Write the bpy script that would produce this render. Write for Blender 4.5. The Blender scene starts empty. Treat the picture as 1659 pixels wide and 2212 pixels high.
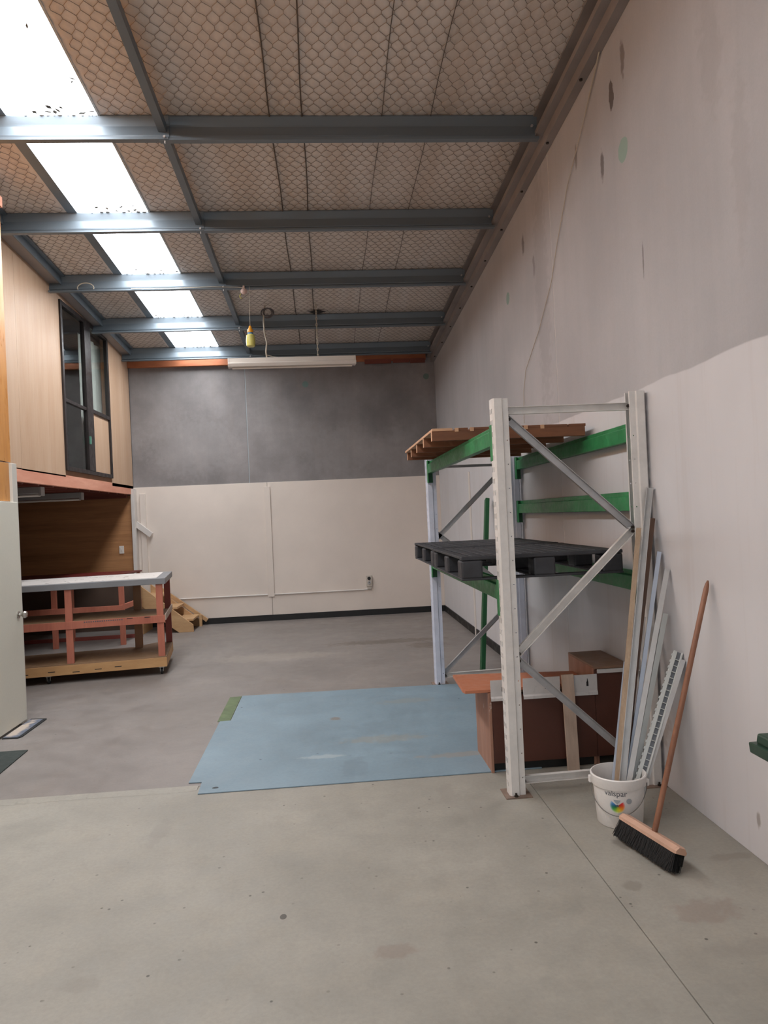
import bpy, bmesh, math, random
import numpy as np
from mathutils import Vector, Matrix, Euler
random.seed(4); np.random.seed(4)
S = bpy.context.scene; COL = S.collection

# ------------------------------------------------------------------ camera
f_px, W_px, H_px = 1560.0, 1659.0, 2212.0
cam_d = bpy.data.cameras.new('camera'); cam = bpy.data.objects.new('camera', cam_d); COL.objects.link(cam)
cam_d.sensor_fit = 'VERTICAL'; cam_d.sensor_height = 24.0; cam_d.lens = f_px/H_px*24.0
cam_d.clip_start = .05; cam_d.clip_end = 200
_dy = Vector((706-829.5, 1117-1106, f_px)).normalized()
_dn = Vector((.0455, 1, 0)); _dn.z = -(_dn.x*_dy.x+_dn.y*_dy.y)/_dy.z; _dn.normalize()
_dx = _dn.cross(_dy)
R3 = Matrix((_dx, _dy, -_dn))                    # camera vector (right, down, forward) -> world
_X = R3 @ Vector((1, 0, 0)); _Y = -(R3 @ Vector((0, 1, 0))); _Z = -(R3 @ Vector((0, 0, 1)))
EYE = Vector((0, 0, 1.62))
cam.matrix_world = Matrix(((_X.x, _Y.x, _Z.x, EYE.x), (_X.y, _Y.y, _Z.y, EYE.y), (_X.z, _Y.z, _Z.z, EYE.z), (0, 0, 0, 1)))
S.camera = cam

# ------------------------------------------------------------------ sky, exposure, daylight
S.view_settings.view_transform = 'Standard'; S.view_settings.look = 'None'
S.view_settings.gamma = 1; S.view_settings.use_curve_mapping = False
S.view_settings.exposure = 0.3
wd = bpy.data.worlds.new('overcast_sky'); S.world = wd; wd.use_nodes = True
_b = wd.node_tree.nodes['Background']; _b.inputs[0].default_value = (.86, .93, 1.0, 1); _b.inputs[1].default_value = 1.45
SKYLIGHT_STRENGTH = 13.0
_l = bpy.data.lights.new('doorway_daylight_portal', 'AREA'); _l.shape = 'RECTANGLE'; _l.size = 4.0; _l.size_y = 3.6
_l.cycles.is_portal = True
_lo = bpy.data.objects.new('doorway_daylight_portal', _l); COL.objects.link(_lo)
_lo.location = (-.4, -2.9, 1.8); _lo.rotation_euler = (math.radians(90), 0, 0)   # looks along +y into the hall

# ------------------------------------------------------------------ helpers
def lin(c):
    return tuple((x/255/12.92 if x/255 <= .04045 else ((x/255+.055)/1.055)**2.4) for x in c[:3])+(1,)
WM = {}
def reg(o, loc=(0, 0, 0), rz=0):
    WM[o.name] = Matrix.Translation(Vector(loc)) @ Matrix.Rotation(rz, 4, 'Z')
def tag(o, label=None, cat=None, group=None, kind=None):
    if label: o['label'] = label
    if cat: o['category'] = cat
    if group: o['group'] = group
    if kind: o['kind'] = kind
    return o
def thing(name, loc, label, cat, group=None, rz=0, kind=None):
    o = bpy.data.objects.new(name, None); COL.objects.link(o); o.empty_display_size = .1
    o.location = loc; o.rotation_euler = (0, 0, rz); reg(o, loc, rz)
    return tag(o, label, cat, group, kind)
class MB:
    def __init__(s): s.v = []; s.f = []; s.m = []; s.M = None
    def add(s, vs, fs, mi=0):
        n = len(s.v)
        for v in vs:
            v = Vector(v)
            s.v.append(s.M @ v if s.M is not None else v)
        for f in fs: s.f.append([i+n for i in f]); s.m.append(mi)
        return s
    def box(s, x0, x1, y0, y1, z0, z1, mi=0):
        vs = [(x, y, z) for z in (z0, z1) for y in (y0, y1) for x in (x0, x1)]
        return s.add(vs, [(0, 2, 3, 1), (4, 5, 7, 6), (0, 1, 5, 4), (2, 6, 7, 3), (0, 4, 6, 2), (1, 3, 7, 5)], mi)
    def bar(s, p0, p1, w, h, up=(0, 0, 1), mi=0):
        p0 = Vector(p0); p1 = Vector(p1); d = (p1-p0).normalized(); u = Vector(up)
        a = d.cross(u)
        if a.length < 1e-4: a = d.cross(Vector((1, 0, 0)))
        a.normalize(); b = a.cross(d).normalized()
        vs = []
        for p in (p0, p1):
            for sa, sb in ((-1, -1), (1, -1), (1, 1), (-1, 1)): vs.append(p+a*sa*w/2+b*sb*h/2)
        return s.add(vs, [(0, 3, 2, 1), (4, 5, 6, 7), (0, 1, 5, 4), (1, 2, 6, 5), (2, 3, 7, 6), (3, 0, 4, 7)], mi)
    def prof(s, pts, p0, p1, up=(0, 0, 1), closed=True, mi=0, cap=True):
        """extrude a 2D profile (a,b) from p0 to p1"""
        p0 = Vector(p0); p1 = Vector(p1); d = (p1-p0).normalized(); u = Vector(up)
        a = d.cross(u).normalized(); b = a.cross(d).normalized(); n = len(pts)
        vs = [p+a*q[0]+b*q[1] for p in (p0, p1) for q in pts]
        fs = [(i, (i+1) % n, n+(i+1) % n, n+i) for i in range(n if closed else n-1)]
        if closed and cap: fs += [tuple(range(n-1, -1, -1)), tuple(range(n, 2*n))]
        return s.add(vs, fs, mi)
    def tube(s, pts, r, n=8, cap=True, mi=0):
        pts = [Vector(p) for p in pts]; m = len(pts); vs = []
        rs = r if isinstance(r, (list, tuple)) else [r]*m
        ref = None
        for i, p in enumerate(pts):
            d = (pts[min(i+1, m-1)]-pts[max(i-1, 0)]).normalized()
            if ref is None:
                ref = d.cross(Vector((0, 0, 1)))
                if ref.length < .1: ref = d.cross(Vector((1, 0, 0)))
            a = (ref-d*ref.dot(d)).normalized(); ref = a; b = d.cross(a)
            for k in range(n):
                t = 2*math.pi*k/n; vs.append(p+(a*math.cos(t)+b*math.sin(t))*rs[i])
        fs = [(i*n+k, i*n+(k+1) % n, (i+1)*n+(k+1) % n, (i+1)*n+k) for i in range(m-1) for k in range(n)]
        if cap: fs += [tuple(range(n-1, -1, -1)), tuple(range((m-1)*n, m*n))]
        return s.add(vs, fs, mi)
    def lathe(s, c, prof, n=32, mi=0, axis='z'):
        c = Vector(c); vs = []; m = len(prof)
        for r, z in prof:
            for k in range(n):
                t = 2*math.pi*k/n
                if axis == 'z': q = Vector((r*math.cos(t), r*math.sin(t), z))
                elif axis == 'x': q = Vector((z, r*math.cos(t), r*math.sin(t)))
                else: q = Vector((r*math.cos(t), z, r*math.sin(t)))
                vs.append(c+q)
        return s.add(vs, [(i*n+k, i*n+(k+1) % n, (i+1)*n+(k+1) % n, (i+1)*n+k) for i in range(m-1) for k in range(n)], mi)
    def poly(s, pts, ax, lo, hi, mi=0):
        """2D polygon thickened along axis ax (0 x,1 y,2 z)"""
        def P(q, t):
            q = list(q); q.insert(ax, t); return tuple(q)
        n = len(pts); vs = [P(q, lo) for q in pts]+[P(q, hi) for q in pts]
        return s.add(vs, [tuple(range(n)), tuple(range(2*n-1, n-1, -1))]+[(i, i+n, (i+1) % n+n, (i+1) % n) for i in range(n)], mi)
    def plate(s, o, U, V, lu, lv, holes, mi=0):
        """rectangle o + u*U + v*V with rectangular holes (u0,u1,v0,v1)"""
        o = Vector(o); U = Vector(U); V = Vector(V)
        us = sorted({0, lu}|{h[0] for h in holes}|{h[1] for h in holes})
        vv = sorted({0, lv}|{round(h[2], 5) for h in holes}|{round(h[3], 5) for h in holes})
        hs = {(round(h[0], 5), round(h[2], 5)) for h in holes}
        idx = {}; vs = []; fs = []
        def vi(i, j):
            if (i, j) not in idx: idx[(i, j)] = len(vs); vs.append(o+U*us[i]+V*vv[j])
            return idx[(i, j)]
        for j in range(len(vv)-1):
            for i in range(len(us)-1):
                if (round(us[i], 5), round(vv[j], 5)) in hs: continue
                fs.append((vi(i, j), vi(i+1, j), vi(i+1, j+1), vi(i, j+1)))
        return s.add(vs, fs, mi)
    def build(s, name, mats, parent=None, loc=None, rz=0, bevel=0, smooth=False, solid=0, recalc=True, **tg):
        me = bpy.data.meshes.new(name)
        if parent is not None: Wm = WM[parent.name]
        elif loc is not None: Wm = Matrix.Translation(Vector(loc)) @ Matrix.Rotation(rz, 4, 'Z')
        else: Wm = Matrix.Identity(4)
        inv = Wm.inverted()
        me.from_pydata([tuple(inv @ v) for v in s.v], [], s.f)
        for m in (mats if isinstance(mats, (list, tuple)) else [mats]): me.materials.append(m)
        if any(s.m): me.polygons.foreach_set('material_index', s.m)
        if recalc:
            bm = bmesh.new(); bm.from_mesh(me); bmesh.ops.recalc_face_normals(bm, faces=bm.faces); bm.to_mesh(me); bm.free()
        if smooth:
            me.polygons.foreach_set('use_smooth', [True]*len(me.polygons))
        o = bpy.data.objects.new(name, me); COL.objects.link(o)
        if parent is not None: o.parent = parent; WM[o.name] = Wm
        else:
            o.location = Wm.translation; o.rotation_euler = (0, 0, rz); WM[o.name] = Wm
        if smooth:
            try: me.set_sharp_from_angle(angle=math.radians(40))
            except Exception: pass
        if solid:
            md = o.modifiers.new('thickness', 'SOLIDIFY'); md.thickness = solid; md.offset = 0
        if bevel:
            md = o.modifiers.new('bevel', 'BEVEL'); md.width = bevel; md.segments = 2; md.limit_method = 'ANGLE'; md.angle_limit = math.radians(40)
        tag(o, **tg) if tg else None
        return o
def BX(*a): return MB().box(*a)

# ------------------------------------------------------------------ materials
def mat(name, col, rough=.6, metal=0, var=.12, scale=3.0, stretch=(1, 1, 1), col2=None, fine=.05, fscale=90, bump=0, bscale=80,
        bdist=.002, stains=(), stain_axes=(0, 1), wood=False, wear=None, wear_amt=.0, wear_scale=9, paint=None, streak=0, spec=.5, chips=None, mid=.0):
    m = bpy.data.materials.new(name); m.use_nodes = True; nt = m.node_tree; N = nt.nodes; L = nt.links
    bs = N['Principled BSDF']
    tc = N.new('ShaderNodeNewGeometry'); pos = tc.outputs['Position']
    def nmul(v):
        mp = N.new('ShaderNodeMapping'); mp.inputs['Scale'].default_value = v; L.new(pos, mp.inputs['Vector']); return mp.outputs[0]
    def noise(sc, st=(1, 1, 1), det=4, rgh=.55):
        n = N.new('ShaderNodeTexNoise'); n.inputs['Scale'].default_value = sc; n.inputs['Detail'].default_value = det
        n.inputs['Roughness'].default_value = rgh; L.new(nmul(st), n.inputs['Vector']); return n.outputs['Fac']
    def rng(x, a, b, c=0, d=1, smooth=False):
        r = N.new('ShaderNodeMapRange'); r.inputs[1].default_value = a; r.inputs[2].default_value = b
        r.inputs[3].default_value = c; r.inputs[4].default_value = d
        if smooth: r.interpolation_type = 'SMOOTHSTEP'
        L.new(x, r.inputs[0]); return r.outputs[0]
    def mix(fac, a, b, mode='MIX'):
        x = N.new('ShaderNodeMix'); x.data_type = 'RGBA'; x.blend_type = mode
        for sock, val in ((x.inputs[0], fac), (x.inputs[6], a), (x.inputs[7], b)):
            if isinstance(val, (int, float)): sock.default_value = val
            elif isinstance(val, tuple): sock.default_value = val
            else: L.new(val, sock)
        return x.outputs[2]
    def math_(op, a, b=0.0):
        x = N.new('ShaderNodeMath'); x.operation = op
        for sock, val in zip(x.inputs, (a, b)):
            if isinstance(val, (int, float)): sock.default_value = val
            else: L.new(val, sock)
        return x.outputs[0]
    c1 = lin(col); c2 = lin(col2) if col2 else tuple(x*(1-2*var) for x in c1[:3])+(1,)
    ch = tuple(min(1, x*(1+var)) for x in c1[:3])+(1,) if not col2 else c1
    if wood:
        st = stretch
        g = noise(scale, st, 6, .65); g2 = noise(scale*7, st, 3, .6)
        f = rng(math_('ADD', math_('MULTIPLY', g, .7), math_('MULTIPLY', g2, .3)), .34, .66)
        c = mix(f, c2, ch)
    else:
        c = mix(rng(noise(scale, stretch, 5, .6), .3, .7), c2, ch)
        c = mix(math_('MULTIPLY', rng(noise(scale*6.3, stretch, 4, .7), .35, .75), .35*min(1, var*5)), c, c2)
    if mid:
        c = mix(math_('MULTIPLY', rng(noise(5.5, (1, 1, 1), 6, .72), .46, .72), mid), c, tuple(x*.72 for x in c1[:3])+(1,))
        c = mix(math_('MULTIPLY', rng(noise(2.3, (1, .8, 1), 5, .7), .5, .75), mid*.8), c, (min(1, c1[0]*1.16), c1[1]*1.10, c1[2]*1.02, 1))
    if streak:
        c = mix(math_('MULTIPLY', rng(noise(1.0, (5, 5, .35), 5, .7), .42, .75), streak), c, tuple(x*.55 for x in c1[:3])+(1,))
        c = mix(math_('MULTIPLY', rng(noise(1.3, (4, 4, .5), 3, .6), .5, .8), streak*.6), c, (min(1, c1[0]*1.25), c1[1]*1.08, c1[2]*.95, 1))
    if fine:
        c = mix(math_('MULTIPLY', rng(noise(fscale, (1, 1, 1), 2, .7), .35, .7), fine), c, tuple(x*.35 for x in c1[:3])+(1,))
    if wear:
        w = rng(noise(wear_scale, (1, 1, 1), 6, .75), .62-.2*wear_amt, .68-.2*wear_amt)
        c = mix(w, c, lin(wear))
    if chips:
        vo = N.new('ShaderNodeTexVoronoi'); vo.inputs['Scale'].default_value = chips[1]; L.new(nmul((1, 1, 1)), vo.inputs['Vector'])
        c = mix(math_('MULTIPLY', rng(vo.outputs['Distance'], chips[2], chips[2]*.6), rng(noise(chips[1]*.35, (1, 1, 1), 2), .5, .62)), c, lin(chips[0]))
    sep = None
    if stains or paint:
        sp = N.new('ShaderNodeSeparateXYZ'); L.new(pos, sp.inputs[0]); sep = sp.outputs
    if paint:
        wob = math_('MULTIPLY', math_('SUBTRACT', noise(1.1, (1, 1, 0), 3), .5), paint[2])
        pf = rng(math_('ADD', sep[2], wob), paint[1]-.004, paint[1]+.004, 1, 0)
        pc = mix(rng(noise(1.7, (1, 1, .5), 4), .35, .7), lin(paint[0]), tuple(x*.93 for x in lin(paint[0])[:3])+(1,))
        pc = mix(math_('MULTIPLY', rng(noise(1.2, (6, 6, .25), 4, .7), .55, .8), .22), pc, lin((168, 148, 130)))
        c = mix(pf, c, pc)
    wn = noise(14, (1, 1, 1), 4) if stains else None
    for (a, b, ra, rb, sc, amt) in stains:
        da = math_('DIVIDE', math_('SUBTRACT', sep[stain_axes[0]], a), ra)
        db = math_('DIVIDE', math_('SUBTRACT', sep[stain_axes[1]], b), rb)
        d = math_('SQRT', math_('ADD', math_('MULTIPLY', da, da), math_('MULTIPLY', db, db)))
        edge = .95 if amt > .85 else .5
        d = math_('ADD', d, math_('MULTIPLY', math_('SUBTRACT', wn, .5), .35 if amt > .95 else 1.6 if amt < .99 else 0))
        c = mix(math_('MULTIPLY', rng(d, edge, 1.0, 1, 0, True), amt), c, lin(sc))
    L.new(c, bs.inputs['Base Color'])
    bs.inputs['Roughness'].default_value = rough; bs.inputs['Metallic'].default_value = metal
    bs.inputs['Specular IOR Level'].default_value = spec
    if rough < .9 and var > 0:
        L.new(rng(noise(scale*4, stretch, 3), .3, .7, max(.04, rough-.1), min(1, rough+.1)), bs.inputs['Roughness'])
    if bump:
        bn = N.new('ShaderNodeBump'); bn.inputs['Strength'].default_value = bump; bn.inputs['Distance'].default_value = bdist
        L.new(noise(bscale, stretch if wood else (1, 1, 1), 4, .7), bn.inputs['Height']); L.new(bn.outputs[0], bs.inputs['Normal'])
    return m
def emis(name, col, st):
    m = bpy.data.materials.new(name); m.use_nodes = True; b = m.node_tree.nodes['Principled BSDF']
    b.inputs['Base Color'].default_value = (.8, .8, .8, 1); b.inputs['Emission Color'].default_value = col; b.inputs['Emission Strength'].default_value = st
    return m
FS = [  # floor marks: x, y, rx, ry, colour, amount
 (.18, 2.68, .10, .06, (124, 104, 94), .35), (1.42, 2.75, .17, .10, (134, 116, 106), .4), (-.32, 2.24, .018, .03, (78, 82, 78), .99),
 (-.25, 2.98, .014, .02, (88, 84, 78), .99), (1.33, 3.35, .05, .07, (112, 104, 96), .6), (1.22, 2.98, .05, .05, (118, 112, 102), .5),
 (-.95, 3.9, .06, .2, (128, 123, 116), .3), (-.95, 2.65, .08, .06, (126, 120, 112), .3), (.62, 4.1, .07, .22, (136, 128, 120), .3),
 (.35, 2.02, .012, .015, (58, 56, 54), .99), (.45, 1.75, .4, .35, (136, 131, 126), .25), (-.3, 1.6, .3, .25, (136, 131, 126), .25),
 (1.75, 3.15, .12, .04, (122, 115, 107), .45), (1.6, 2.5, .4, .07, (130, 124, 117), .3), (-1.05, 2.1, .02, .012, (70, 66, 62), .9)]
M = {}
M['slab_front'] = mat('light_concrete_floor', (157, 152, 142), .62, mid=.45, var=.10, scale=1.7, fine=.14, fscale=55, bump=.25, bscale=45, bdist=.0015, stains=FS, chips=((92, 88, 82), 14, .11))
M['slab_back'] = mat('dull_concrete_floor', (138, 130, 125), .5, mid=.4, var=.10, scale=1.1, fine=.12, fscale=60, bump=.2, bscale=45, bdist=.0015,
    stains=[(.7, 9.2, .9, .2, (98, 88, 78), .6), (1.15, 8.8, .3, .25, (96, 86, 76), .55), (-1.3, 6.2, .5, .8, (128, 120, 114), .45), (-.7, 8.6, .9, .3, (160, 150, 140), .4)], chips=((90, 84, 78), 11, .1))
M['slab_base'] = mat('joint_dirt', (70, 64, 56), .95)
RW = [(4.18, 3.735, .072, .072, (142, 164, 152), .96), (6.945, 3.68, .06, .06, (134, 156, 146), .96), (4.31, 4.135, .035, .085, (88, 78, 74), .9),
      (4.50, 3.80, .035, .12, (80, 70, 66), .7), (4.13, 4.26, .035, .14, (105, 94, 90), .7), (4.95, 4.08, .03, .1, (112, 102, 97), .6),
      (6.35, 3.98, .05, .1, (92, 84, 82), .7), (6.05, 3.7, .04, .12, (110, 100, 97), .5), (3.2, 3.7, .12, .35, (150, 143, 140), .22), (3.0, 3.1, .08, .5, (150, 143, 140), .2),
      (3.98, 3.0, .012, .12, (96, 86, 82), .6), (5.85, 3.4, .22, 1.3, (146, 140, 140), .3), (3.1, .18, .02, .05, (120, 104, 88), .6), (4.0, .35, .12, .14, (172, 160, 152), .6)]
M['wall_right'] = mat('raw_precast_concrete', (180, 177, 178), .8, var=.09, scale=.8, fine=.06, streak=.14, bump=.1, bscale=25, stains=RW, stain_axes=(1, 2), paint=((208, 205, 206), 2.29, .09))
BW = [(-.25, 3.78, .05, .05, (112, 134, 128), .96), (1.72, 3.85, .05, .05, (112, 130, 124), .96), (-2.1, 2.85, .9, .6, (168, 164, 163), .16), (.3, 2.7, .9, .45, (166, 162, 160), .12), (-.9, 3.4, .2, .4, (162, 158, 156), .15),
      (1.2, 2.9, .12, .25, (164, 160, 158), .2)]
M['wall_back'] = mat('dark_precast_concrete', (150, 144, 143), .85, var=.17, scale=1.6, fine=.08, streak=.2, bump=.2, bscale=25, stains=BW, stain_axes=(0, 2))
M['lining'] = mat('cream_painted_board', (226, 213, 202), .6, var=.035, scale=1.5, fine=.02, bump=.1, bscale=30)
M['cream_trim'] = mat('cream_painted_trim', (220, 212, 205), .5, var=.05, scale=4)
M['black'] = mat('black_skirting_and_gaps', (22, 21, 21), .5, var=.1)  # also blackens patches that stand in for dark gaps and holes
M['foil'] = mat('aged_insulation_foil', (224, 216, 210), .45, var=.10, col2=(206, 192, 180), scale=2.0, stretch=(2.6, .25, 1), fine=.05, fscale=40, bump=.3, bscale=22, bdist=.006, spec=.4)
M['wire'] = mat('dull_wire', (146, 134, 124), .6, metal=.3, var=.1)
M['seam'] = mat('dark_seam', (92, 82, 74), .7)
M['steel'] = mat('blue_grey_painted_steel', (108, 118, 126), .42, var=.02, scale=1, fine=0, metal=.15, spec=.5)
M['rafter'] = mat('grey_brown_painted_steel', (150, 142, 139), .5, var=.12, scale=3, metal=.1)
M['ply'] = mat('pale_plywood', (196, 166, 140), .5, var=.10, scale=1.6, stretch=(3.2, 3.2, .22), wood=True, col2=(182, 146, 116), bump=.06, bscale=30)
M['ply_orange'] = mat('varnished_orange_plywood', (222, 158, 88), .35, var=.12, scale=2.2, stretch=(3, 3, .4), wood=True, col2=(196, 130, 66), wear=(180, 118, 60), wear_amt=-.2, wear_scale=5)
M['ply_edge'] = mat('plywood_edge', (120, 78, 48), .7)
M['pine'] = mat('pink_primed_pine', (222, 160, 134), .6, var=.1, scale=3, stretch=(1, .15, 1), wood=True, col2=(196, 124, 98))
M['pine_back'] = mat('orange_pine_plate', (206, 132, 92), .6, var=.15, scale=3, stretch=(.2, 1, 1), wood=True, col2=(168, 96, 62))
M['joist'] = mat('dark_red_joist', (126, 66, 52), .7, var=.15, scale=4, wood=True, stretch=(.2, 1, 1))
M['panel'] = mat('brown_grain_panelling', (190, 138, 92), .55, var=.2, scale=1.5, stretch=(.35, 1, 7), wood=True, col2=(150, 102, 64))
M['dark_wall'] = mat('dark_lining', (92, 72, 60), .8)
M['white_metal'] = mat('off_white_rack_paint', (222, 217, 212), .42, var=.07, scale=6, fine=.06, fscale=40, wear=(130, 92, 64), wear_amt=-.35, wear_scale=24)
M['blue_white'] = mat('bluish_white_rack_paint', (208, 212, 226), .42, var=.07, scale=6, fine=.05, wear=(126, 108, 94), wear_amt=-.4, wear_scale=26)
M['brace'] = mat('galvanised_brace', (186, 184, 184), .42, metal=.35, var=.1, scale=9, wear=(142, 98, 66), wear_amt=-.3, wear_scale=22)
M['green'] = mat('green_beam_paint', (44, 132, 76), .42, var=.16, scale=7, fine=.1, fscale=30, wear=(96, 92, 66), wear_amt=-.45, wear_scale=20)
M['green_dark'] = mat('deep_green_paint', (20, 84, 44), .5, var=.12)
M['rust'] = mat('rusty_plate', (138, 116, 102), .7, var=.25, scale=14)
M['bolt'] = mat('dark_bolt', (58, 50, 44), .5, metal=.6)
M['plastic_black'] = mat('dusty_black_plastic', (52, 52, 56), .55, var=.25, scale=10, fine=.1, wear=(112, 108, 104), wear_amt=-.15, wear_scale=12)
M['wood_brown'] = mat('old_brown_timber', (146, 96, 66), .7, var=.2, scale=3, stretch=(.25, 1, 2), wood=True, col2=(104, 64, 42), bump=.2, bscale=40)
M['wood_pale'] = mat('sawn_end_timber', (206, 160, 126), .7, var=.12, scale=5)
M['box_front'] = mat('dark_brown_laminate', (84, 46, 34), .5, var=.12, scale=3, fine=.1)
M['box_side'] = mat('scuffed_veneer_side', (176, 134, 112), .6, var=.15, scale=2.5, stretch=(3, 3, .35), wood=True, col2=(140, 96, 76), wear=(196, 176, 166), wear_amt=-.1, wear_scale=4)
M['box_top'] = mat('brown_veneer_top', (140, 108, 86), .55, var=.12, scale=3)
M['terracotta'] = mat('terracotta_laminate_lid', (182, 112, 80), .45, var=.06, scale=5)
M['bracket'] = mat('white_enamel_bracket', (206, 202, 200), .35, var=.05, scale=6, wear=(150, 100, 80), wear_amt=-.4, wear_scale=20)
M['batten'] = mat('weathered_batten', (196, 172, 154), .7, var=.12, scale=3, stretch=(3, 3, .4), wood=True)
M['sheet_blue'] = mat('blue_painted_sheet', (128, 148, 160), .55, var=.08, scale=1.6, fine=.1, fscale=45, stains=[(-.1, 4.9, .16, .05, (178, 184, 184), .4), (.35, 5.2, .35, .1, (146, 142, 130), .45), (.0, 5.8, .05, .05, (128, 104, 78), .6), (.8, 4.75, .3, .06, (150, 138, 124), .5), (.1, 4.65, .1, .25, (110, 126, 136), .45), (-.75, 4.47, .02, .015, (40, 46, 50), .95), (.6, 6.2, .3, .1, (140, 140, 132), .4)], chips=((74, 84, 92), 7, .07))
M['sheet_green'] = mat('worn_green_patch', (104, 120, 84), .7, var=.2, scale=9)
M['grey_top'] = mat('grey_bench_edging', (132, 132, 134), .45, var=.06)
M['white_top'] = mat('white_bench_laminate', (226, 218, 212), .35, var=.03)
M['stud'] = mat('salmon_treated_stud', (196, 120, 96), .65, var=.12, scale=3, stretch=(2, 2, .3), wood=True, col2=(168, 96, 76), wear=(130, 70, 52), wear_amt=-.4, wear_scale=16)
M['stud_red'] = mat('dark_red_stud', (150, 74, 64), .65, var=.12, scale=4)
M['stud_beige'] = mat('beige_pine_board', (206, 162, 112), .65, var=.1, scale=2, stretch=(.4, 2, 2), wood=True, col2=(184, 138, 90))
M['stud_brown'] = mat('brown_pine_post', (156, 112, 78), .65, var=.12, scale=3)
M['deck'] = mat('brown_chipboard_deck', (150, 118, 88), .6, var=.1, scale=4)
M['redstrip'] = mat('dark_red_strip', (104, 28, 24), .5)
M['stairwood'] = mat('pale_stair_pine', (206, 168, 124), .6, var=.1, scale=3, stretch=(.5, 2, 2), wood=True, col2=(184, 142, 100))
M['door'] = mat('cream_door_paint', (224, 220, 206), .45, var=.02, scale=2)
M['door_frame'] = mat('white_door_trim', (212, 206, 196), .45, var=.03)
M['chrome'] = mat('brushed_chrome', (190, 186, 180), .22, metal=1, var=.03, fine=0)
M['win_frame'] = mat('dark_bronze_aluminium', (44, 36, 34), .4, metal=.2)
M['rubber'] = mat('black_rubber', (26, 27, 28), .7)
M['mat_blue'] = mat('blue_grey_mat', (104, 110, 124), .85, var=.15, scale=20, stains=[(-2.56, 6.1, .06, .34, (196, 178, 160), .8)])
M['mat_green'] = mat('dark_green_mat', (46, 54, 50), .75, var=.1)
M['pail'] = mat('white_pail_plastic', (234, 230, 226), .4, var=.04, scale=8)
M['ink'] = mat('dark_grey_print', (84, 86, 92), .5, var=0, fine=0)
M['ink_grey'] = mat('pale_grey_print', (158, 164, 168), .5, var=0, fine=0)
M['wirebail'] = mat('pail_wire', (120, 116, 112), .4, metal=.7)
M['light_metal'] = mat('light_grey_steel_strip', (188, 186, 184), .38, metal=.2, var=.06, scale=8, wear=(150, 130, 110), wear_amt=-.45, wear_scale=20)
M['galv'] = mat('galvanised_track', (196, 198, 194), .4, metal=.2, var=.03, fine=0)
M['slate_metal'] = mat('grey_steel_strip', (128, 130, 134), .4, metal=.3, var=.03, fine=0)
M['blue_metal'] = mat('pale_blue_steel_strip', (180, 188, 202), .4, metal=.15, var=.03, fine=0)
M['tan'] = mat('tan_plastic_strip', (178, 154, 128), .5, var=.08, scale=5, stretch=(4, 4, .3), wood=True, col2=(150, 126, 102))
M['brown_strip'] = mat('brown_timber_strip', (112, 82, 64), .6, var=.15)
M['broom_wood'] = mat('worn_broom_handle', (150, 102, 76), .5, var=.15, scale=4, stretch=(3, 3, .4), wood=True, col2=(118, 76, 54))
M['broom_block'] = mat('broom_block_wood', (206, 164, 140), .6, var=.12, scale=6, wear=(140, 106, 88), wear_amt=-.2, wear_scale=26)
M['bristle'] = mat('black_bristles', (26, 24, 23), .8, var=.2, scale=60)
M['bin_green'] = mat('dark_green_bin_plastic', (38, 62, 48), .45, var=.06, scale=5)
M['lamp_white'] = mat('white_batten_light_body', (226, 216, 206), .4, var=.02)
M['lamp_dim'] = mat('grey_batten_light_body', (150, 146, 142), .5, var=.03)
M['cord'] = mat('off_white_cord', (190, 178, 160), .6)
M['cord_grey'] = mat('grey_cable', (96, 90, 90), .6)
M['yellow'] = mat('yellow_bait_jar', (206, 196, 110), .3, var=.06)
M['orange'] = mat('orange_cap', (224, 150, 36), .4, var=.05)
M['bluering'] = mat('blue_ring', (76, 130, 176), .4, var=.05)
M['pinkball'] = mat('pale_pink_dome', (206, 178, 168), .5, var=.03)
M['outlet'] = mat('cream_outlet_plastic', (198, 188, 176), .4, var=.02)
M['leafdark'] = mat('dead_leaf', (70, 60, 46), .8)
M['skylight'] = emis('daylit_skylight_sheet', (.93, .965, 1.0, 1), SKYLIGHT_STRENGTH)
M['curtain'] = mat('pale_curtain', (206, 208, 202), .8, var=.05, scale=6, stretch=(1, 8, .3))
M['room_dark'] = mat('dim_office_lining', (176, 186, 180), .8)
M['apron'] = mat('outdoor_concrete', (150, 148, 144), .9)
def glass(name, tint, op):
    m = bpy.data.materials.new(name); m.use_nodes = True; N = m.node_tree.nodes; L = m.node_tree.links
    N.remove(N['Principled BSDF']); out = N['Material Output']
    t = N.new('ShaderNodeBsdfTransparent'); t.inputs[0].default_value = tint
    g = N.new('ShaderNodeBsdfGlossy'); g.inputs['Roughness'].default_value = .02
    fr = N.new('ShaderNodeLayerWeight'); fr.inputs[0].default_value = .5
    pw = N.new('ShaderNodeMath'); pw.operation = 'POWER'; pw.inputs[1].default_value = 5; L.new(fr.outputs['Facing'], pw.inputs[0])
    a = N.new('ShaderNodeMath'); a.operation = 'MULTIPLY_ADD'; a.inputs[1].default_value = .6; a.inputs[2].default_value = op; L.new(pw.outputs[0], a.inputs[0])
    mx = N.new('ShaderNodeMixShader'); L.new(a.outputs[0], mx.inputs[0]); L.new(t.outputs[0], mx.inputs[1]); L.new(g.outputs[0], mx.inputs[2])
    L.new(mx.outputs[0], out.inputs[0]); return m
M['glass'] = glass('window_glass', (.90, .92, .91, 1), .02)

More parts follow.
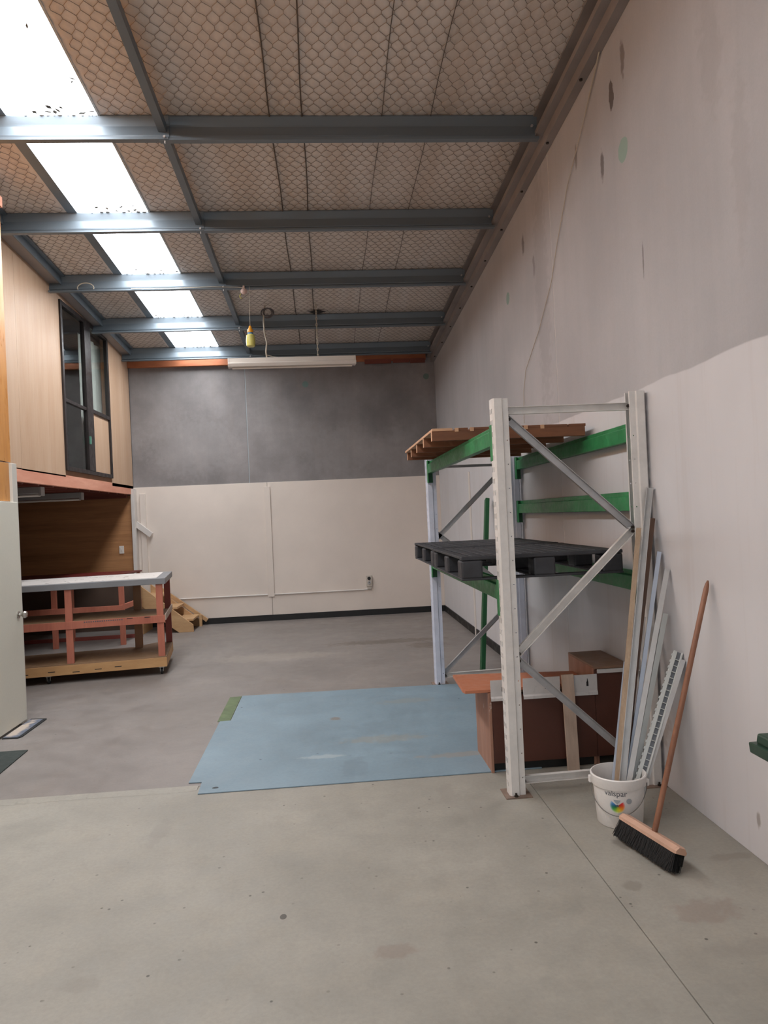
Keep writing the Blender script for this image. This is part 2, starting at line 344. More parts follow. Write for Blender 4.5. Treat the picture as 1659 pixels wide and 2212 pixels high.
# ------------------------------------------------------------------ structure
XR, YB, XM = 1.863, 11.72, -3.03        # right wall, back wall, mezzanine face
SL = .05513
def zb(y): return 4.12+SL*(YB-y)        # underside of the purlins
def zc(y): return 4.32+SL*(YB-y)        # insulation
fl = BX(-5.7, 2.0, -3, 11.9, -.14, -.03).build('floor', M['slab_base'], loc=(0, 4, -.14), kind='structure')
BX(-2.75, 1.1175, -3, 4.53, -.03, 0).build('concrete_slab', M['slab_front'], fl)
BX(1.1225, 1.87, -3, 4.53, -.03, 0).build('concrete_slab', M['slab_front'], fl)
BX(-5.7, 1.87, 4.534, 11.75, -.03, 0).build('concrete_slab', M['slab_back'], fl, label='darker worn back floor slab')
# rough lip along the edge of the front slab
mb = MB(); xs = np.linspace(-2.7, -.86, 60); rng_ = np.random.RandomState(2)
for i in range(59):
    h0 = .014*(.55+.45*rng_.rand()); w0 = .035+.02*rng_.rand()
    mb.add([(xs[i], 4.50-w0, 0.0005), (xs[i+1], 4.50-w0, 0.0005), (xs[i+1], 4.535, .006), (xs[i], 4.535, .006)], [(0, 1, 2, 3)])
mb.build('slab_lip', M['slab_front'], fl)

wr = BX(1.872, 2.02, -3, 11.9, -.03, 5.25).build('wall_right', M['wall_right'], loc=(1.94, 4, 0), kind='structure')
for a, b in ((-3, -.44), (-.432, 5.572), (5.584, 11.75)):
    BX(XR, 1.872, a, b, 0, zc(a)+.02).build('concrete_panel', M['wall_right'], wr, bevel=.003)
BX(1.866, 1.872, 5.572, 5.584, 0, zc(5.58)).build('joint_sealant', M['cream_trim'], wr)
BX(XR-.012, XR, 9.20, 9.28, 0, 2.12).build('cover_batten', M['cream_trim'], wr, bevel=.002)
wb = BX(XM-2.7, 2.02, 11.732, 11.9, -.03, 4.62).build('wall_back', M['wall_back'], loc=(-.6, 11.8, 0), kind='structure')
for a, b in ((XM, -1.215), (-1.203, XR)):
    BX(a, b, YB, 11.735, 2.0, 4.4).build('concrete_panel', M['wall_back'], wb, bevel=.003)
BX(-1.215, -1.203, 11.7235, 11.735, 2.222, 4.115).build('joint_sealant', M['ink_grey'], wb)
for a, b in ((XM, -.935), (-.930, XR)):
    BX(a, b, 11.706, 11.735, 0, 2.222).build('lining_board', M['lining'], wb, bevel=.002, label='cream lining board')
BX(-.985, -.89, 11.684, 11.706, .385, 2.15).build('cover_batten', M['lining'], wb, bevel=.003)
BX(-3.04, -2.985, 11.56, 11.706, 0, 2.2).build('corner_post', M['cream_trim'], wb, bevel=.003)
BX(-2.93, -2.845, 11.664, 11.706, .45, 2.12).build('cover_batten', M['lining'], wb, bevel=.003)
MB().bar((-3.0, 11.64, 1.655), (-2.765, 11.64, 1.46), .05, .085, up=(0, 0, 1)).build('brace_rail', M['cream_trim'], wb, bevel=.003)
bb = MB().box(XM+.1, XR-.012, 11.692, 11.706, 0, .095).build('baseboard_back', M['black'], loc=(-.5, 11.7, 0), kind='structure')
MB().box(XR-.014, XR, 9.29, 11.692, 0, .095).box(XR-.014, XR, 6.1, 9.19, 0, .095).build('baseboard_right', M['black'], loc=(1.855, 8, 0), kind='structure')
# front wall with the open roller doorway behind the camera
MB().box(-5.7, -2.4, -3.15, -3, 0, 5.4).box(1.6, 2.02, -3.15, -3, 0, 5.4).box(-2.4, 1.6, -3.15, -3, 3.6, 5.4).build('wall_front', M['wall_back'], loc=(0, -3.1, 0), kind='structure')
BX(-14, 14, -18, -3.15, -.08, -.01).build('pavement', M['apron'], loc=(0, -9, -.05), kind='structure')

# nearer left wall: cream lower part with the door, orange plywood above
XL = -2.65
wl = MB().box(XL-.12, XL, -3, 5.42, 0, 2.2).box(XL-.12, XL, 6.30, 6.33, 0, 2.2).box(-5.7, XL, 6.27, 6.33, 0, 2.2).box(-5.7, XL, 6.27, 6.33, 2.2, 4.6).box(XL-.12, XL-.01, -3, 6.33, 2.2, 4.9).build('wall_left', M['lining'], loc=(XL, 3, 0), kind='structure')
BX(XL-.02, XL+.006, 5.38, 6.30, 1.875, 2.195).build('header_panel', M['ply_orange'], wl, bevel=.002)
for a, b in ((1.3, 3.9), (3.904, 6.335)):
    MB().poly([(a, 2.205), (b, 2.205), (b, zb(b)-.02), (a, zb(a)-.02)], 0, XL-.01, XL+.008).build('plywood_panel', M['ply_orange'], wl, label='orange varnished plywood panel')
MB().bar((XL-.03, 1.3, zb(1.3)+.02), (XL-.03, 6.4, zb(6.4)+.02), .07, .09).build('top_plate', M['pine'], wl)
BX(XL-.03, XL+.03, 6.30, 6.395, 0, 2.195).build('corner_trim', M['door_frame'], wl, bevel=.003)
dr = BX(XL-.03, XL+.035, 5.47, 6.372, .02, 1.865).build('door_1', M['door'], loc=(XL, 6.37, 0), kind='structure', bevel=.003)
mb = MB().lathe((XL+.035, 6.288, .918), [(0, 0), (.030, 0), (.030, .006), (.012, .01), (.012, .03), (.024, .038), (.030, .055), (.024, .068), (0, .072)], 20, axis='x')
mb.build('door_knob', M['chrome'], dr, smooth=True, label='round chrome door knob')

# mezzanine: floor, joists, beam, plywood face with window
mz = BX(-5.7, XM-.02, 6.33, 11.70, 2.26, 2.34).build('mezzanine_floor', M['joist'], loc=(-4.3, 9, 2.26), kind='structure')
BX(XM-.05, XM, 6.33, 11.70, 2.112, 2.25).build('edge_beam', M['pine'], mz, label='pink pine edge beam', bevel=.002)
for i in range(12):
    y = 6.8+i*.42
    BX(-5.65, XM-.06, y, y+.045, 2.10, 2.26).build('floor_joist', M['joist'], mz)
BX(-5.65, XM-.06, 11.5, 11.58, 2.06, 2.26).build('floor_joist', M['joist'], mz)
mf = MB()
wy0, wy1, wz0, wz1 = 8.745, 10.585, 2.31, 4.325
mf.box(XM-.09, XM-.012, 6.33, wy0, 2.25, 4.45).box(XM-.09, XM-.012, wy1, 11.70, 2.25, 4.3).box(XM-.09, XM-.012, wy0, wy1, 2.25, wz0)
mf = mf.build('wall_mezzanine', M['stud_brown'], loc=(XM, 9, 2.25), kind='structure')
T = lambda y: zb(y)+.13
def ply(y0, y1, z0, z1=None, st=0):
    if z1 is None: pts = [(y0, z0), (y1, z0), (y1, T(y1)), (y0, T(y0))]
    else: pts = [(y0, z0), (y1, z0), (y1, z1), (y0, z1)]
    return MB().poly(pts, 0, XM-.012, XM).build('plywood_panel', M['ply'], mf)
ply(6.34, 7.52, 2.238); ply(7.523, wy0, 2.232)
MB().poly([(wy0+.001, wz1), (wy1, wz1), (wy1, T(wy1)), (wy0+.001, T(wy0))], 0, XM-.012, XM).build('plywood_panel', M['ply'], mf)
ply(wy1+.001, 11.70, 2.205)
BX(-5.6, -5.5, 6.33, 11.7, 0, 4.6).build('wall_side', M['dark_wall'], loc=(-5.6, 9, 0), kind='structure')
BX(-5.5, XM-.01, 11.60, 11.70, .9, 2.1).build('wall_panelling', M['panel'], loc=(-4.2, 11.65, 0), kind='structure')
MB().box(-5.5, XM-.01, 11.60, 11.7, 0, .9).build('wall_dado', M['dark_wall'], loc=(-4.2, 11.65, 0), kind='structure')
BX(-5.5, XM-.09, 11.6, 11.7, 2.34, 4.5).build('wall_office', M['room_dark'], loc=(-4.2, 11.65, 2.3), kind='structure')
# window in the plywood face
w1 = thing('window_1', (XM, (wy0+wy1)/2, wz0), None, None, kind='structure')
fx0, fx1 = XM-.03, XM+.022
mb = MB().box(fx0, fx1, wy0, wy0+.055, wz0, wz1).box(fx0, fx1, wy1-.055, wy1, wz0, wz1).box(fx0, fx1, wy0+.055, wy1-.055, wz0, wz0+.05).box(fx0, fx1, wy0+.055, wy1-.055, wz1-.055, wz1)
mb.build('window_frame', M['win_frame'], w1, bevel=.003)
BX(fx0, fx1+.004, 9.56, 9.80, wz0+.05, wz1-.055).build('mullion', M['win_frame'], w1, bevel=.003)
BX(fx0, fx1-.006, wy0+.055, 9.56, 3.13, 3.17).build('transom', M['win_frame'], w1, bevel=.002)
BX(fx0, fx1-.002, 9.80, wy1-.055, 3.135, 3.185).build('transom', M['win_frame'], w1, bevel=.002)
for a, b, c, d in ((wy0+.055, 9.56, wz0+.05, 3.13), (wy0+.055, 9.56, 3.17, wz1-.055), (9.80, wy1-.055, 3.185, wz1-.055)):
    BX(XM-.006, XM-.002, a, b, c, d).build('pane', M['glass'], w1)
BX(XM-.012, XM-.002, 9.80, wy1-.055, wz0+.05, 3.135).build('board_panel', M['ply'], w1, label='pale plywood board filling lower pane')
BX(fx1+.004, fx1+.02, 9.585, 9.615, 2.70, 2.80).build('window_latch', mat('pale_green_latch', (96, 150, 128), .4), w1)
cu = MB(); ys = np.linspace(9.75, 11.3, 24)
for i in range(23):
    xa = XM-.12-.02*math.sin(i*1.3); xb = XM-.12-.02*math.sin((i+1)*1.3)
    cu.add([(xa, ys[i], 2.342), (xb, ys[i+1], 2.342), (xb, ys[i+1], 4.2), (xa, ys[i], 4.2)], [(0, 1, 2, 3)])
cu.build('office_curtain', M['curtain'], loc=(XM-.12, 10.1, 2.34), label='pale curtain behind the upper right pane of the loft window', cat='curtain')

# ------------------------------------------------------------------ roof
def torn(i): return .012*math.sin(i*7.3)+.008*math.sin(i*17.9)
def ceiling_part(x0, x1, y0, y1, sx=.024, sy=.03):
    nx = max(2, int((x1-x0)/sx)); ny = int((y1-y0)/sy)
    X, Yg = np.meshgrid(np.linspace(x0, x1, nx+1), np.linspace(y0, y1, ny+1))
    cw, cl = .086, .075
    row = np.floor(Yg/cl+.5); u = (X/cw+.5*(row % 2)) % 1-.5; v = (Yg/cl+.5) % 1-.5
    pil = np.clip(1-(np.abs(u)*2)**2.5, 0, 1)*np.clip(1-(np.abs(v)*1.6)**2.5, .0, 1)
    r = np.random.RandomState(7); w = np.zeros_like(X)
    for k in range(26):
        fx = r.uniform(2, 22); fy = r.uniform(.2, 2.2); w += r.uniform(.3, 1)*np.sin(fx*X+fy*Yg+r.uniform(0, 6))/(1+fx*.12)
    bay = ((Yg-.1) % 1.4925)/1.4925
    Z = zc(Yg)+.012-.011*pil-.0013*w
    vs = np.stack([X, Yg, Z], -1).reshape(-1, 3)
    idx = np.arange((nx+1)*(ny+1)).reshape(ny+1, nx+1)
    fs = np.stack([idx[:-1, :-1], idx[:-1, 1:], idx[1:, 1:], idx[1:, :-1]], -1).reshape(-1, 4)
    return vs, fs
SX0, SX1 = -2.205, -1.54
def add_np(name, vs, fs, m, parent=None, smooth=True, loc=(0, 0, 0)):
    me = bpy.data.meshes.new(name); me.from_pydata((vs-np.array(loc)).tolist(), [], fs.tolist()); me.materials.append(m)
    if smooth: me.polygons.foreach_set('use_smooth', [True]*len(me.polygons))
    o = bpy.data.objects.new(name, me); COL.objects.link(o)
    if parent: o.parent = parent
    else: o.location = loc
    WM[o.name] = Matrix.Translation(Vector(loc)); return o
va, fa = ceiling_part(SX1, XR, -.5, 11.74)
vb, fb = ceiling_part(XM-.02, SX0-.085, -.5, 11.74)
ce = add_np('ceiling', np.vstack([va, vb]), np.vstack([fa, fb+len(va)]), M['foil'])
tag(ce, kind='structure')
MB().add([(-5.7, -.5, zc(-.5)), (XM, -.5, zc(-.5)), (XM, 11.75, zc(11.75)), (-5.7, 11.75, zc(11.75))], [(0, 1, 2, 3)]).build('insulation_sheet', M['foil'], ce)
MB().add([(-5.7, -3.1, zc(-3.1)), (2.0, -3.1, zc(-3.1)), (2.0, -.5, zc(-.5)), (-5.7, -.5, zc(-.5))], [(0, 1, 2, 3)]).build('insulation_sheet', M['foil'], ce)
MB().add([(-5.7, -3.2, zc(-3.2)+.12), (2.1, -3.2, zc(-3.2)+.12), (2.1, 11.95, zc(11.95)+.12), (-5.7, 11.95, zc(11.95)+.12)], [(0, 1, 2, 3)]).build('roof_sheet', M['steel'], ce)
# wire netting (twisted hexagons) as real wires
cw, cl = .086, .150
segs = []
for (xa, xb) in ((SX1+.02, XR-.02), (XM, SX0-.1)):
    for j in range(int(1.8/(cl/2)), int(11.7/(cl/2))):
        y = j*cl/2; off = .5*cw*(j % 2)
        i0 = int((xa-off)/cw)-1; i1 = int((xb-off)/cw)+2
        for i in range(i0, i1):
            x = i*cw+off
            if x < xa or x > xb: continue
            segs.append(((x, y-.014), (x, y+.014)))
            for s in (-1, 1):
                if xa <= x+s*cw/2 <= xb: segs.append(((x, y+.014), (x+s*cw/2, y+cl/2-.014)))
segs = np.array(segs)
def wob(q):
    x, y = q[..., 0], q[..., 1]
    return np.stack([x+.007*np.sin(9.1*x+5.3*y)*np.sin(3.3*y+1)+.004*np.sin(31*x+17*y), y+.009*np.sin(7.7*x-4.1*y+2)+.004*np.sin(23*y+29*x)], -1)
segs = wob(segs); P0 = segs[:, 0]; P1 = segs[:, 1]; d = P1-P0; d = d/np.linalg.norm(d, axis=1)[:, None]; nrm = np.stack([-d[:, 1], d[:, 0]], 1)
r_ = .0019
V = []
for P in (P0, P1):
    z = zc(P[:, 1])-.001
    for a, dz in ((r_, 0), (-r_, 0), (0, -r_*1.6)):
        V.append(np.stack([P[:, 0]+nrm[:, 0]*a, P[:, 1]+nrm[:, 1]*a, z+dz], 1))
V = np.stack(V, 1).reshape(-1, 3); nS = len(P0); b6 = np.arange(nS)[:, None]*6
F = np.concatenate([b6+np.array(q) for q in ([0, 2, 5, 3], [2, 1, 4, 5], [1, 0, 3, 4])])
wn = add_np('wire_netting', V, F, M['wire'], parent=ce, smooth=False); wn['kind'] = 'stuff'
for xs_, k in ((-.291, 0), (-.047, 1), (.93, 2), (.55, 3)):
    pts = [(xs_+.006*math.sin(y*3.1+k), y, zc(y)-.006-.003*math.sin(y*5)) for y in np.arange(1.8, 11.6, .25)]
    MB().tube(pts, .0055 if k < 2 else .003, 5).build('insulation_seam', M['seam'], ce)
# skylight: corrugated translucent sheet, its flashings and debris
sk = MB(); nxc = 36; xs = np.linspace(SX0, SX1, nxc+1)
for a, b in ((-2.0, 11.55),):
    ny = 28; ysk = np.linspace(a, b, ny+1); vs = []
    for y in ysk:
        for x in xs: vs.append((x, y, zc(y)+.03+.008*math.cos((x-SX0)/.076*2*math.pi)))
    sk.add(vs, [(j*(nxc+1)+i, j*(nxc+1)+i+1, (j+1)*(nxc+1)+i+1, (j+1)*(nxc+1)+i) for j in range(ny) for i in range(nxc)])
w2 = sk.build('window_2', M['skylight'], loc=(-1.87, 6, 4.6), kind='structure', smooth=True)
for a, b, m in ((SX0-.09, SX0, 'steel'), (SX1-.012, SX1+.004, 'light_metal')):
    mb = MB(); pts = [(a, -2.0), (b, -2.0), (b, 11.6), (a, 11.6)]
    mb.add([(x, y, zc(y)+dz) for dz in (-.004, .05) for x, y in pts], [(0, 1, 2, 3), (4, 7, 6, 5), (0, 4, 5, 1), (1, 5, 6, 2), (2, 6, 7, 3), (3, 7, 4, 0)])
    mb.build('skylight_flashing', M[m], w2)
PY = [-.48, 1.01, 2.50, 4.0, 5.49, 6.99, 8.47, 9.97, 11.36]
rr = random.Random(5); mb = MB()
for k, y in enumerate(PY[3:]):
    for i in range(13):
        x = rr.uniform(SX0+.03, SX1-.03); yy = y-rr.uniform(-.02, .12)**1
        if k == 1 and i < 6: yy = y-rr.uniform(0, 1.2)
        a = rr.uniform(0, 6.28); l = rr.uniform(.014, .04); q = rr.uniform(.008, .02); z = zc(yy)+.015
        ca, sa = math.cos(a), math.sin(a)
        mb.add([(x+ca*u*l-sa*v*q, yy+sa*u*l+ca*v*q, z+.002*w_) for u, v, w_ in ((-1, 0, 0), (0, -1, 1), (1, .2, 0), (.1, 1, -1))], [(0, 1, 2, 3)])
mb.build('leaf_litter', M['leafdark'], w2, kind='stuff')
fr = MB()
for y in PY[2:]:
    for y0, sg in ((y-.004, -1), (y+.004, 1)):
        x = SX0
        while x < SX1-.01:
            wdt = rr.uniform(.018, .06); dp = rr.choice((.012, .02, .03, .045)); z = zc(y0)+.004
            fr.add([(x, y0, z), (x+wdt, y0, z), (x+wdt*.8, y0+sg*dp, zc(y0+sg*dp)-.004), (x+wdt*.45, y0+sg*dp*1.4, zc(y0)-.008), (x+wdt*.15, y0+sg*dp*.7, zc(y0)-.002)], [(0, 1, 2, 3, 4)]); x += wdt*rr.uniform(.8, 1.7)
fr.build('foil_fringe', M['foil'], w2, kind='stuff', recalc=False)
# purlins
def purlin(y, label):
    # section in (toward camera, up): folded web, bottom flange with a lip
    pf = [(-.03, .182), (-.03, .2), (.018, .2), (.018, .190), (.004, .134), (.002, .122), (.020, .048), (.018, .036), (.004, .026), (.004, .006), (.046, .006), (.046, .018),
          (.052, .018), (.052, 0), (-.002, 0), (-.002, .026), (.012, .036), (.014, .048), (-.004, .122), (-.002, .136), (.012, .188), (.012, .194), (-.026, .194), (-.026, .182)]
    z = zb(y); x0, x1 = (XM+.01 if y > 6.4 else XL+.02), XR-.10
    xm = -1.09
    o = thing('steel_purlin', ((x0+x1)/2, y, z), label, 'roof beam', 'purlins under the roof')
    for (a, b, dy, dz) in ((xm-.02, x1, 0, 0), (x0, xm+.05, -.006, .004)):
        m_ = MB(); n = len(pf)
        vs = [(x, y+dy-q[0], z+dz+q[1]) for x in (a, b) for q in pf]
        m_.add(vs, [(i, (i+1) % n, n+(i+1) % n, n+i) for i in range(n)]+[tuple(range(n)), tuple(range(2*n-1, n-1, -1))])
        m_.build('purlin_length', M['steel'], o, recalc=True)
    mb = MB()
    for zz in (.05, .12): mb.lathe((x1-.04, y-.004, z+zz), [(0, -.012), (.011, -.012), (.011, 0), (0, 0)], 6, axis='y')
    mb.build('bolt', M['brace'], o, kind='stuff')
    mb = MB().lathe((xm+.02, y-.062, z+.02), [(0, -.006), (.009, -.006), (.009, .0), (0, 0)], 8, axis='y').tube([(xm+.02, y-.04, z+.04), (xm+.02, y-.04, z-.02)], .005, 6)
    mb.build('bolt', M['bracket'], o, kind='stuff')
    return o
labs = {5.49: 'nearest full-width grey steel purlin in view, under the skylight', 6.99: 'second grey steel purlin from the camera', 8.47: 'third grey steel purlin, with a pink dome under it',
        9.97: 'fourth grey steel purlin, behind the hanging cable coil', 11.36: 'farthest grey steel purlin, just before the back wall'}
for y in PY: 
    if y in labs: purlin(y, labs[y])
for i, y in enumerate(PY[3:8]):          # bridging straps between purlins
    y2 = PY[4+i]; xm = -1.09
    o = MB()
    pf = [(-.028, 0), (.028, 0), (.028, .07), (.024, .07), (.024, .004), (-.024, .004), (-.024, .07), (-.028, .07)]
    o.prof(pf, (xm, y+.01, zb(y)+.075), (xm, y2-.01, zb(y2)+.075))
    o.build('bridging_strut', M['steel'], loc=(xm, (y+y2)/2, zb((y+y2)/2)+.07), label=['steel strut between the purlins, nearest bay at top left of picture', 'steel strut crossing the bay between first and second purlins', 'steel strut crossing the bay between second and third purlins', 'steel strut in the bay left of the hanging yellow bottle', 'steel strut in the last bay before the back wall'][i], cat='strut', group='bridging struts')
# rafters along both walls
ra = thing('wall_rafter', (1.8, 6, zb(6)), 'brown grey steel rafter running up the top of the right concrete wall', 'roof beam')
def sl(x0, x1, lo, hi, y0=2.0, y1=11.7):
    pts = [(y0, zb(y0)+lo), (y1, zb(y1)+lo), (y1, zb(y1)+hi), (y0, zb(y0)+hi)]
    return MB().poly(pts, 0, x0, x1)
sl(1.80, XR-.001, -.045, -.028).build('bottom_flange', M['rafter'], ra)
sl(1.80, 1.812, -.028, .20).build('web', M['rafter'], ra)
sl(1.742, 1.80, .035, .045).build('flange', M['rafter'], ra)
sl(1.742, 1.752, .045, .075).build('lip', M['rafter'], ra)
sl(1.735, 1.80, .185, .20).build('top_flange', M['rafter'], ra)
mb = MB()
for y in np.arange(3.2, 11.5, .74): mb.lathe((1.79+.03, y, zb(y)-.045), [(0, -.01), (.012, -.01), (.012, .0), (0, 0)], 6)
mb.build('bolt', M['bolt'], ra, kind='stuff')
rb = thing('loft_rafter', (-2.95, 9, zb(9)+.1), 'grey steel rafter running down above the plywood loft wall', 'roof beam')
sl(XM, -2.90, .115, .125, 6.4).build('bottom_flange', M['rafter'], rb)
sl(-2.90, -2.885, .10, .20, 6.4).build('lip', M['steel'], rb)
sl(-2.885, -2.84, .185, .195, 6.4).build('top_flange', M['steel'], rb)
pb = BX(XM, 1.72, 11.655, YB, 4.115, 4.245).build('trim_1', M['pine_back'], loc=(-.6, 11.7, 4.1), kind='structure', bevel=.003)
for a, b, c in ((1.18, 1.45, .0), (1.46, 1.70, .01), (.72, 1.15, .006)):
    BX(a, b, 11.62-c, 11.655, 4.07-c, 4.13).build('packing_block', M['joist'], pb)

# ------------------------------------------------------------------ things hung from the roof
lt = thing('fluorescent_light', (-.355, 9.5, 3.6), 'long white fluorescent batten light hanging by a cord and a chain', 'light')
LA, LB_ = Vector((-1.16, 9.42, 3.60)), Vector((.455, 9.56, 3.625))
pf = [(-.055, .0), (.055, .0), (.07, .035), (.07, .045), (.045, .052), (.045, .112), (-.045, .112), (-.045, .052), (-.07, .045), (-.07, .035)]
MB().prof(pf, LA, LB_).build('light_body', M['lamp_white'], lt, bevel=.003)
for P, q in ((LA, -1), (LB_, 1)):
    d_ = (LB_-LA).normalized()*q
    MB().prof([(a*1.03, b*1.03-.002) for a, b in pf], P, P+d_*.018).build('end_cap', M['lamp_white'], lt, bevel=.003)
MB().tube([LA+(LB_-LA)*.02+Vector((0, 0, -.012)), LA+(LB_-LA)*.98+Vector((0, 0, -.012))], .013, 10).build('tube', M['lamp_white'], lt, smooth=True)
pts = [(-.683, 9.47, 3.715), (-.69, 9.46, 3.80), (-.675, 9.46, 3.92), (-.70, 9.47, 4.05), (-.705, 9.47, 4.18), (-.70, 9.48, 4.28), (-.69, 9.48, 4.34), (-.69, 9.6, zc(9.6)-.0)]
MB().tube(pts, .011, 6).build('hanging_cord', M['cord'], lt)
coil = MB()
for k in range(4):
    r = .058+.006*k; ox = .02*math.sin(k*2)
    coil.tube([(-.65+ox+r*math.cos(t), 9.46+.012*k, 4.315+r*.85*math.sin(t)) for t in np.linspace(0, 6.4, 26)], .006, 5)
coil.build('cable_coil', M['cord_grey'], lt, kind='stuff')
pts = [(-.60, 9.46, 3.735), (-.52, 9.47, 3.722), (-.35, 9.48, 3.728), (-.25, 9.49, 3.733)]
MB().tube([(-.683, 9.46, 3.76)]+pts, .004, 5).build('flex', M['cord'], lt)
ch = MB()
for i in range(17):
    z = 3.745+i*.0405; a = (i % 2)*math.pi/2
    ch.tube([(-.02+.009*math.cos(t)*math.cos(a), 9.51+.009*math.cos(t)*math.sin(a), z+.025*math.sin(t)) for t in np.linspace(0, 6.283, 9)], .0048, 5, cap=False)
ch.tube([(-.02, 9.51, 4.42), (-.02, 9.51, zc(9.51))], .003, 5)
ch.build('hanging_chain', M['cord'], lt, kind='stuff')

db = thing('smoke_sensor_dome', (-.834, 8.42, 4.25), 'small pale pink dome under the third purlin beside the strut', 'sensor')
MB().lathe((-.834, 8.40, 4.265), [(0, -.042), (.02, -.037), (.036, -.018), (.038, .0), (.03, .02), (.012, .03), (.012, .06), (0, .06)], 18).build('dome', M['pinkball'], db, smooth=True)
MB().tube([(-.872, 8.40, 4.235), (-.885, 8.40, 4.20), (-.872, 8.40, 4.178), (-.858, 8.40, 4.19)], .006, 6).build('hook', M['yellow'], db)
MB().tube([(-2.1, 8.40, zb(8.47)+.02), (-1.6, 8.40, zb(8.47)+.012), (-1.2, 8.40, zb(8.47)+.022), (-.9, 8.40, zb(8.47)+.01), (-.84, 8.40, 4.30)], .004, 5).build('flex', M['cord'], db)
ft = thing('hanging_bottle', (-.78, 8.38, 3.6), 'hanging yellow bottle trap with an orange cap, on a thin string', 'bottle')
MB().lathe((-.78, 8.38, 3.615), [(0, 0), (.04, 0), (.05, .01), (.053, .06), (.05, .10), (.048, .13), (.03, .145), (0, .145)], 10).build('jar', M['yellow'], ft, smooth=True)
MB().lathe((-.78, 8.38, 3.755), [(0, 0), (.032, 0), (.032, .022), (0, .022)], 14).build('ring', M['bluering'], ft)
MB().lathe((-.78, 8.38, 3.777), [(0, 0), (.034, 0), (.034, .03), (.022, .045), (.012, .075), (0, .085)], 14).build('cap', M['orange'], ft, smooth=True)
MB().tube([(-.78, 8.38, 3.85), (-.775, 8.39, 4.1), (-.77, 8.405, zb(8.47)+.02)], .0022, 5).build('string', M['cord'], ft)
MB().tube([(-2.60+.09*math.cos(t), 8.39, zb(8.47)+.035+.055*math.sin(t)) for t in np.linspace(-.3, 3.5, 14)], .006, 6).build('cable_loop', M['cord'], loc=(-2.6, 8.39, zb(8.47)), label='loop of white cable on the third purlin near the loft', cat='cable')
pts = [(1.80, 4.20, 4.60), (1.84, 4.36, 4.52), (1.85, 4.47, 4.45), (1.852, 4.78, 4.2), (1.853, 5.117, 3.954), (1.853, 5.40, 3.64), (1.853, 5.582, 3.395), (1.853, 5.95, 3.12), (1.852, 6.40, 2.865), (1.853, 6.5, 2.70), (1.853, 6.54, 2.4)]
MB().tube(pts, [.006]*3+[.003]*8, 5).build('hanging_cable', M['cord'], loc=(1.85, 6.5, 2.4), label='thin pale cable trailing down the right concrete wall', cat='cable')
MB().add([(-.13, 9.80, zc(9.8)-.02), (-.02, 9.84, zc(9.84)-.045), (.12, 9.80, zc(9.8)-.02), (-.0, 9.76, zc(9.76)-.012)], [(0, 1, 2, 3)]).build('dark_hole_patch', M['black'], ce)  # black patch painted in for the darkness of a hole in torn insulation

# ------------------------------------------------------------------ back wall fittings
cd = thing('wall_conduit', (-1, 11.69, .42), 'thin cream conduit running along the back wall at knee height', 'conduit')
MB().tube([(-2.40, 11.69, .425), (-1.0, 11.69, .422)], .011, 8).build('pipe', M['cream_trim'], cd, smooth=True)
MB().tube([(-.89, 11.69, .421), (.54, 11.69, .42), (.60, 11.685, .425), (.625, 11.685, .45), (.628, 11.685, .50)], .011, 8).build('pipe', M['cream_trim'], cd, smooth=True)
ou = thing('power_outlet', (.63, 11.7, .45), 'industrial power outlet with dark round socket on the back wall', 'outlet')
BX(.588, .682, 11.655, 11.706, .47, .645).build('outlet_box', M['outlet'], ou, bevel=.006)
MB().lathe((.635, 11.655, .60), [(0, -.012), (.026, -.012), (.028, 0), (.0, 0)], 18, axis='y').build('socket', M['black'], ou)
MB().lathe((.635, 11.655, .535), [(.012, -.02), (.026, -.02), (.028, 0), (.012, 0), (.012, -.02)], 18, axis='y').build('switch_ring', M['brace'], ou)
BX(.60, .67, 11.665, 11.706, .425, .47).build('conduit_adaptor', M['outlet'], ou, bevel=.006)
sw = thing('light_switch', (-3.22, 11.6, 1.2), 'white light switch plate on the brown panelled wall', 'switch')
BX(-3.256, -3.184, 11.588, 11.60, 1.195, 1.315).build('plate', M['lamp_white'], sw, bevel=.003)
BX(-3.228, -3.212, 11.582, 11.588, 1.235, 1.275).build('rocker', M['lamp_white'], sw, bevel=.002)
for k, (xa, xb, y, lb_) in enumerate(((-4.5, -3.16, 8.3, 'nearer unlit batten light under the loft floor'), (-4.8, -3.28, 9.98, 'farther unlit batten light under the loft floor'))):
    o = thing('under_loft_light', ((xa+xb)/2, y, 2.0), lb_, 'light', 'batten lights under the loft')
    BX(xa, xb, y-.05, y+.05, 2.025, 2.10).build('light_body', M['lamp_dim'], o, bevel=.004)
    BX(xb, xb+.03, y-.055, y+.055, 2.0, 2.10).build('end_cap', M['lamp_dim'], o, bevel=.004)
    MB().tube([(xa, y, 2.005), (xb, y, 2.005)], .013, 8).build('tube', M['lamp_white'], o, smooth=True)

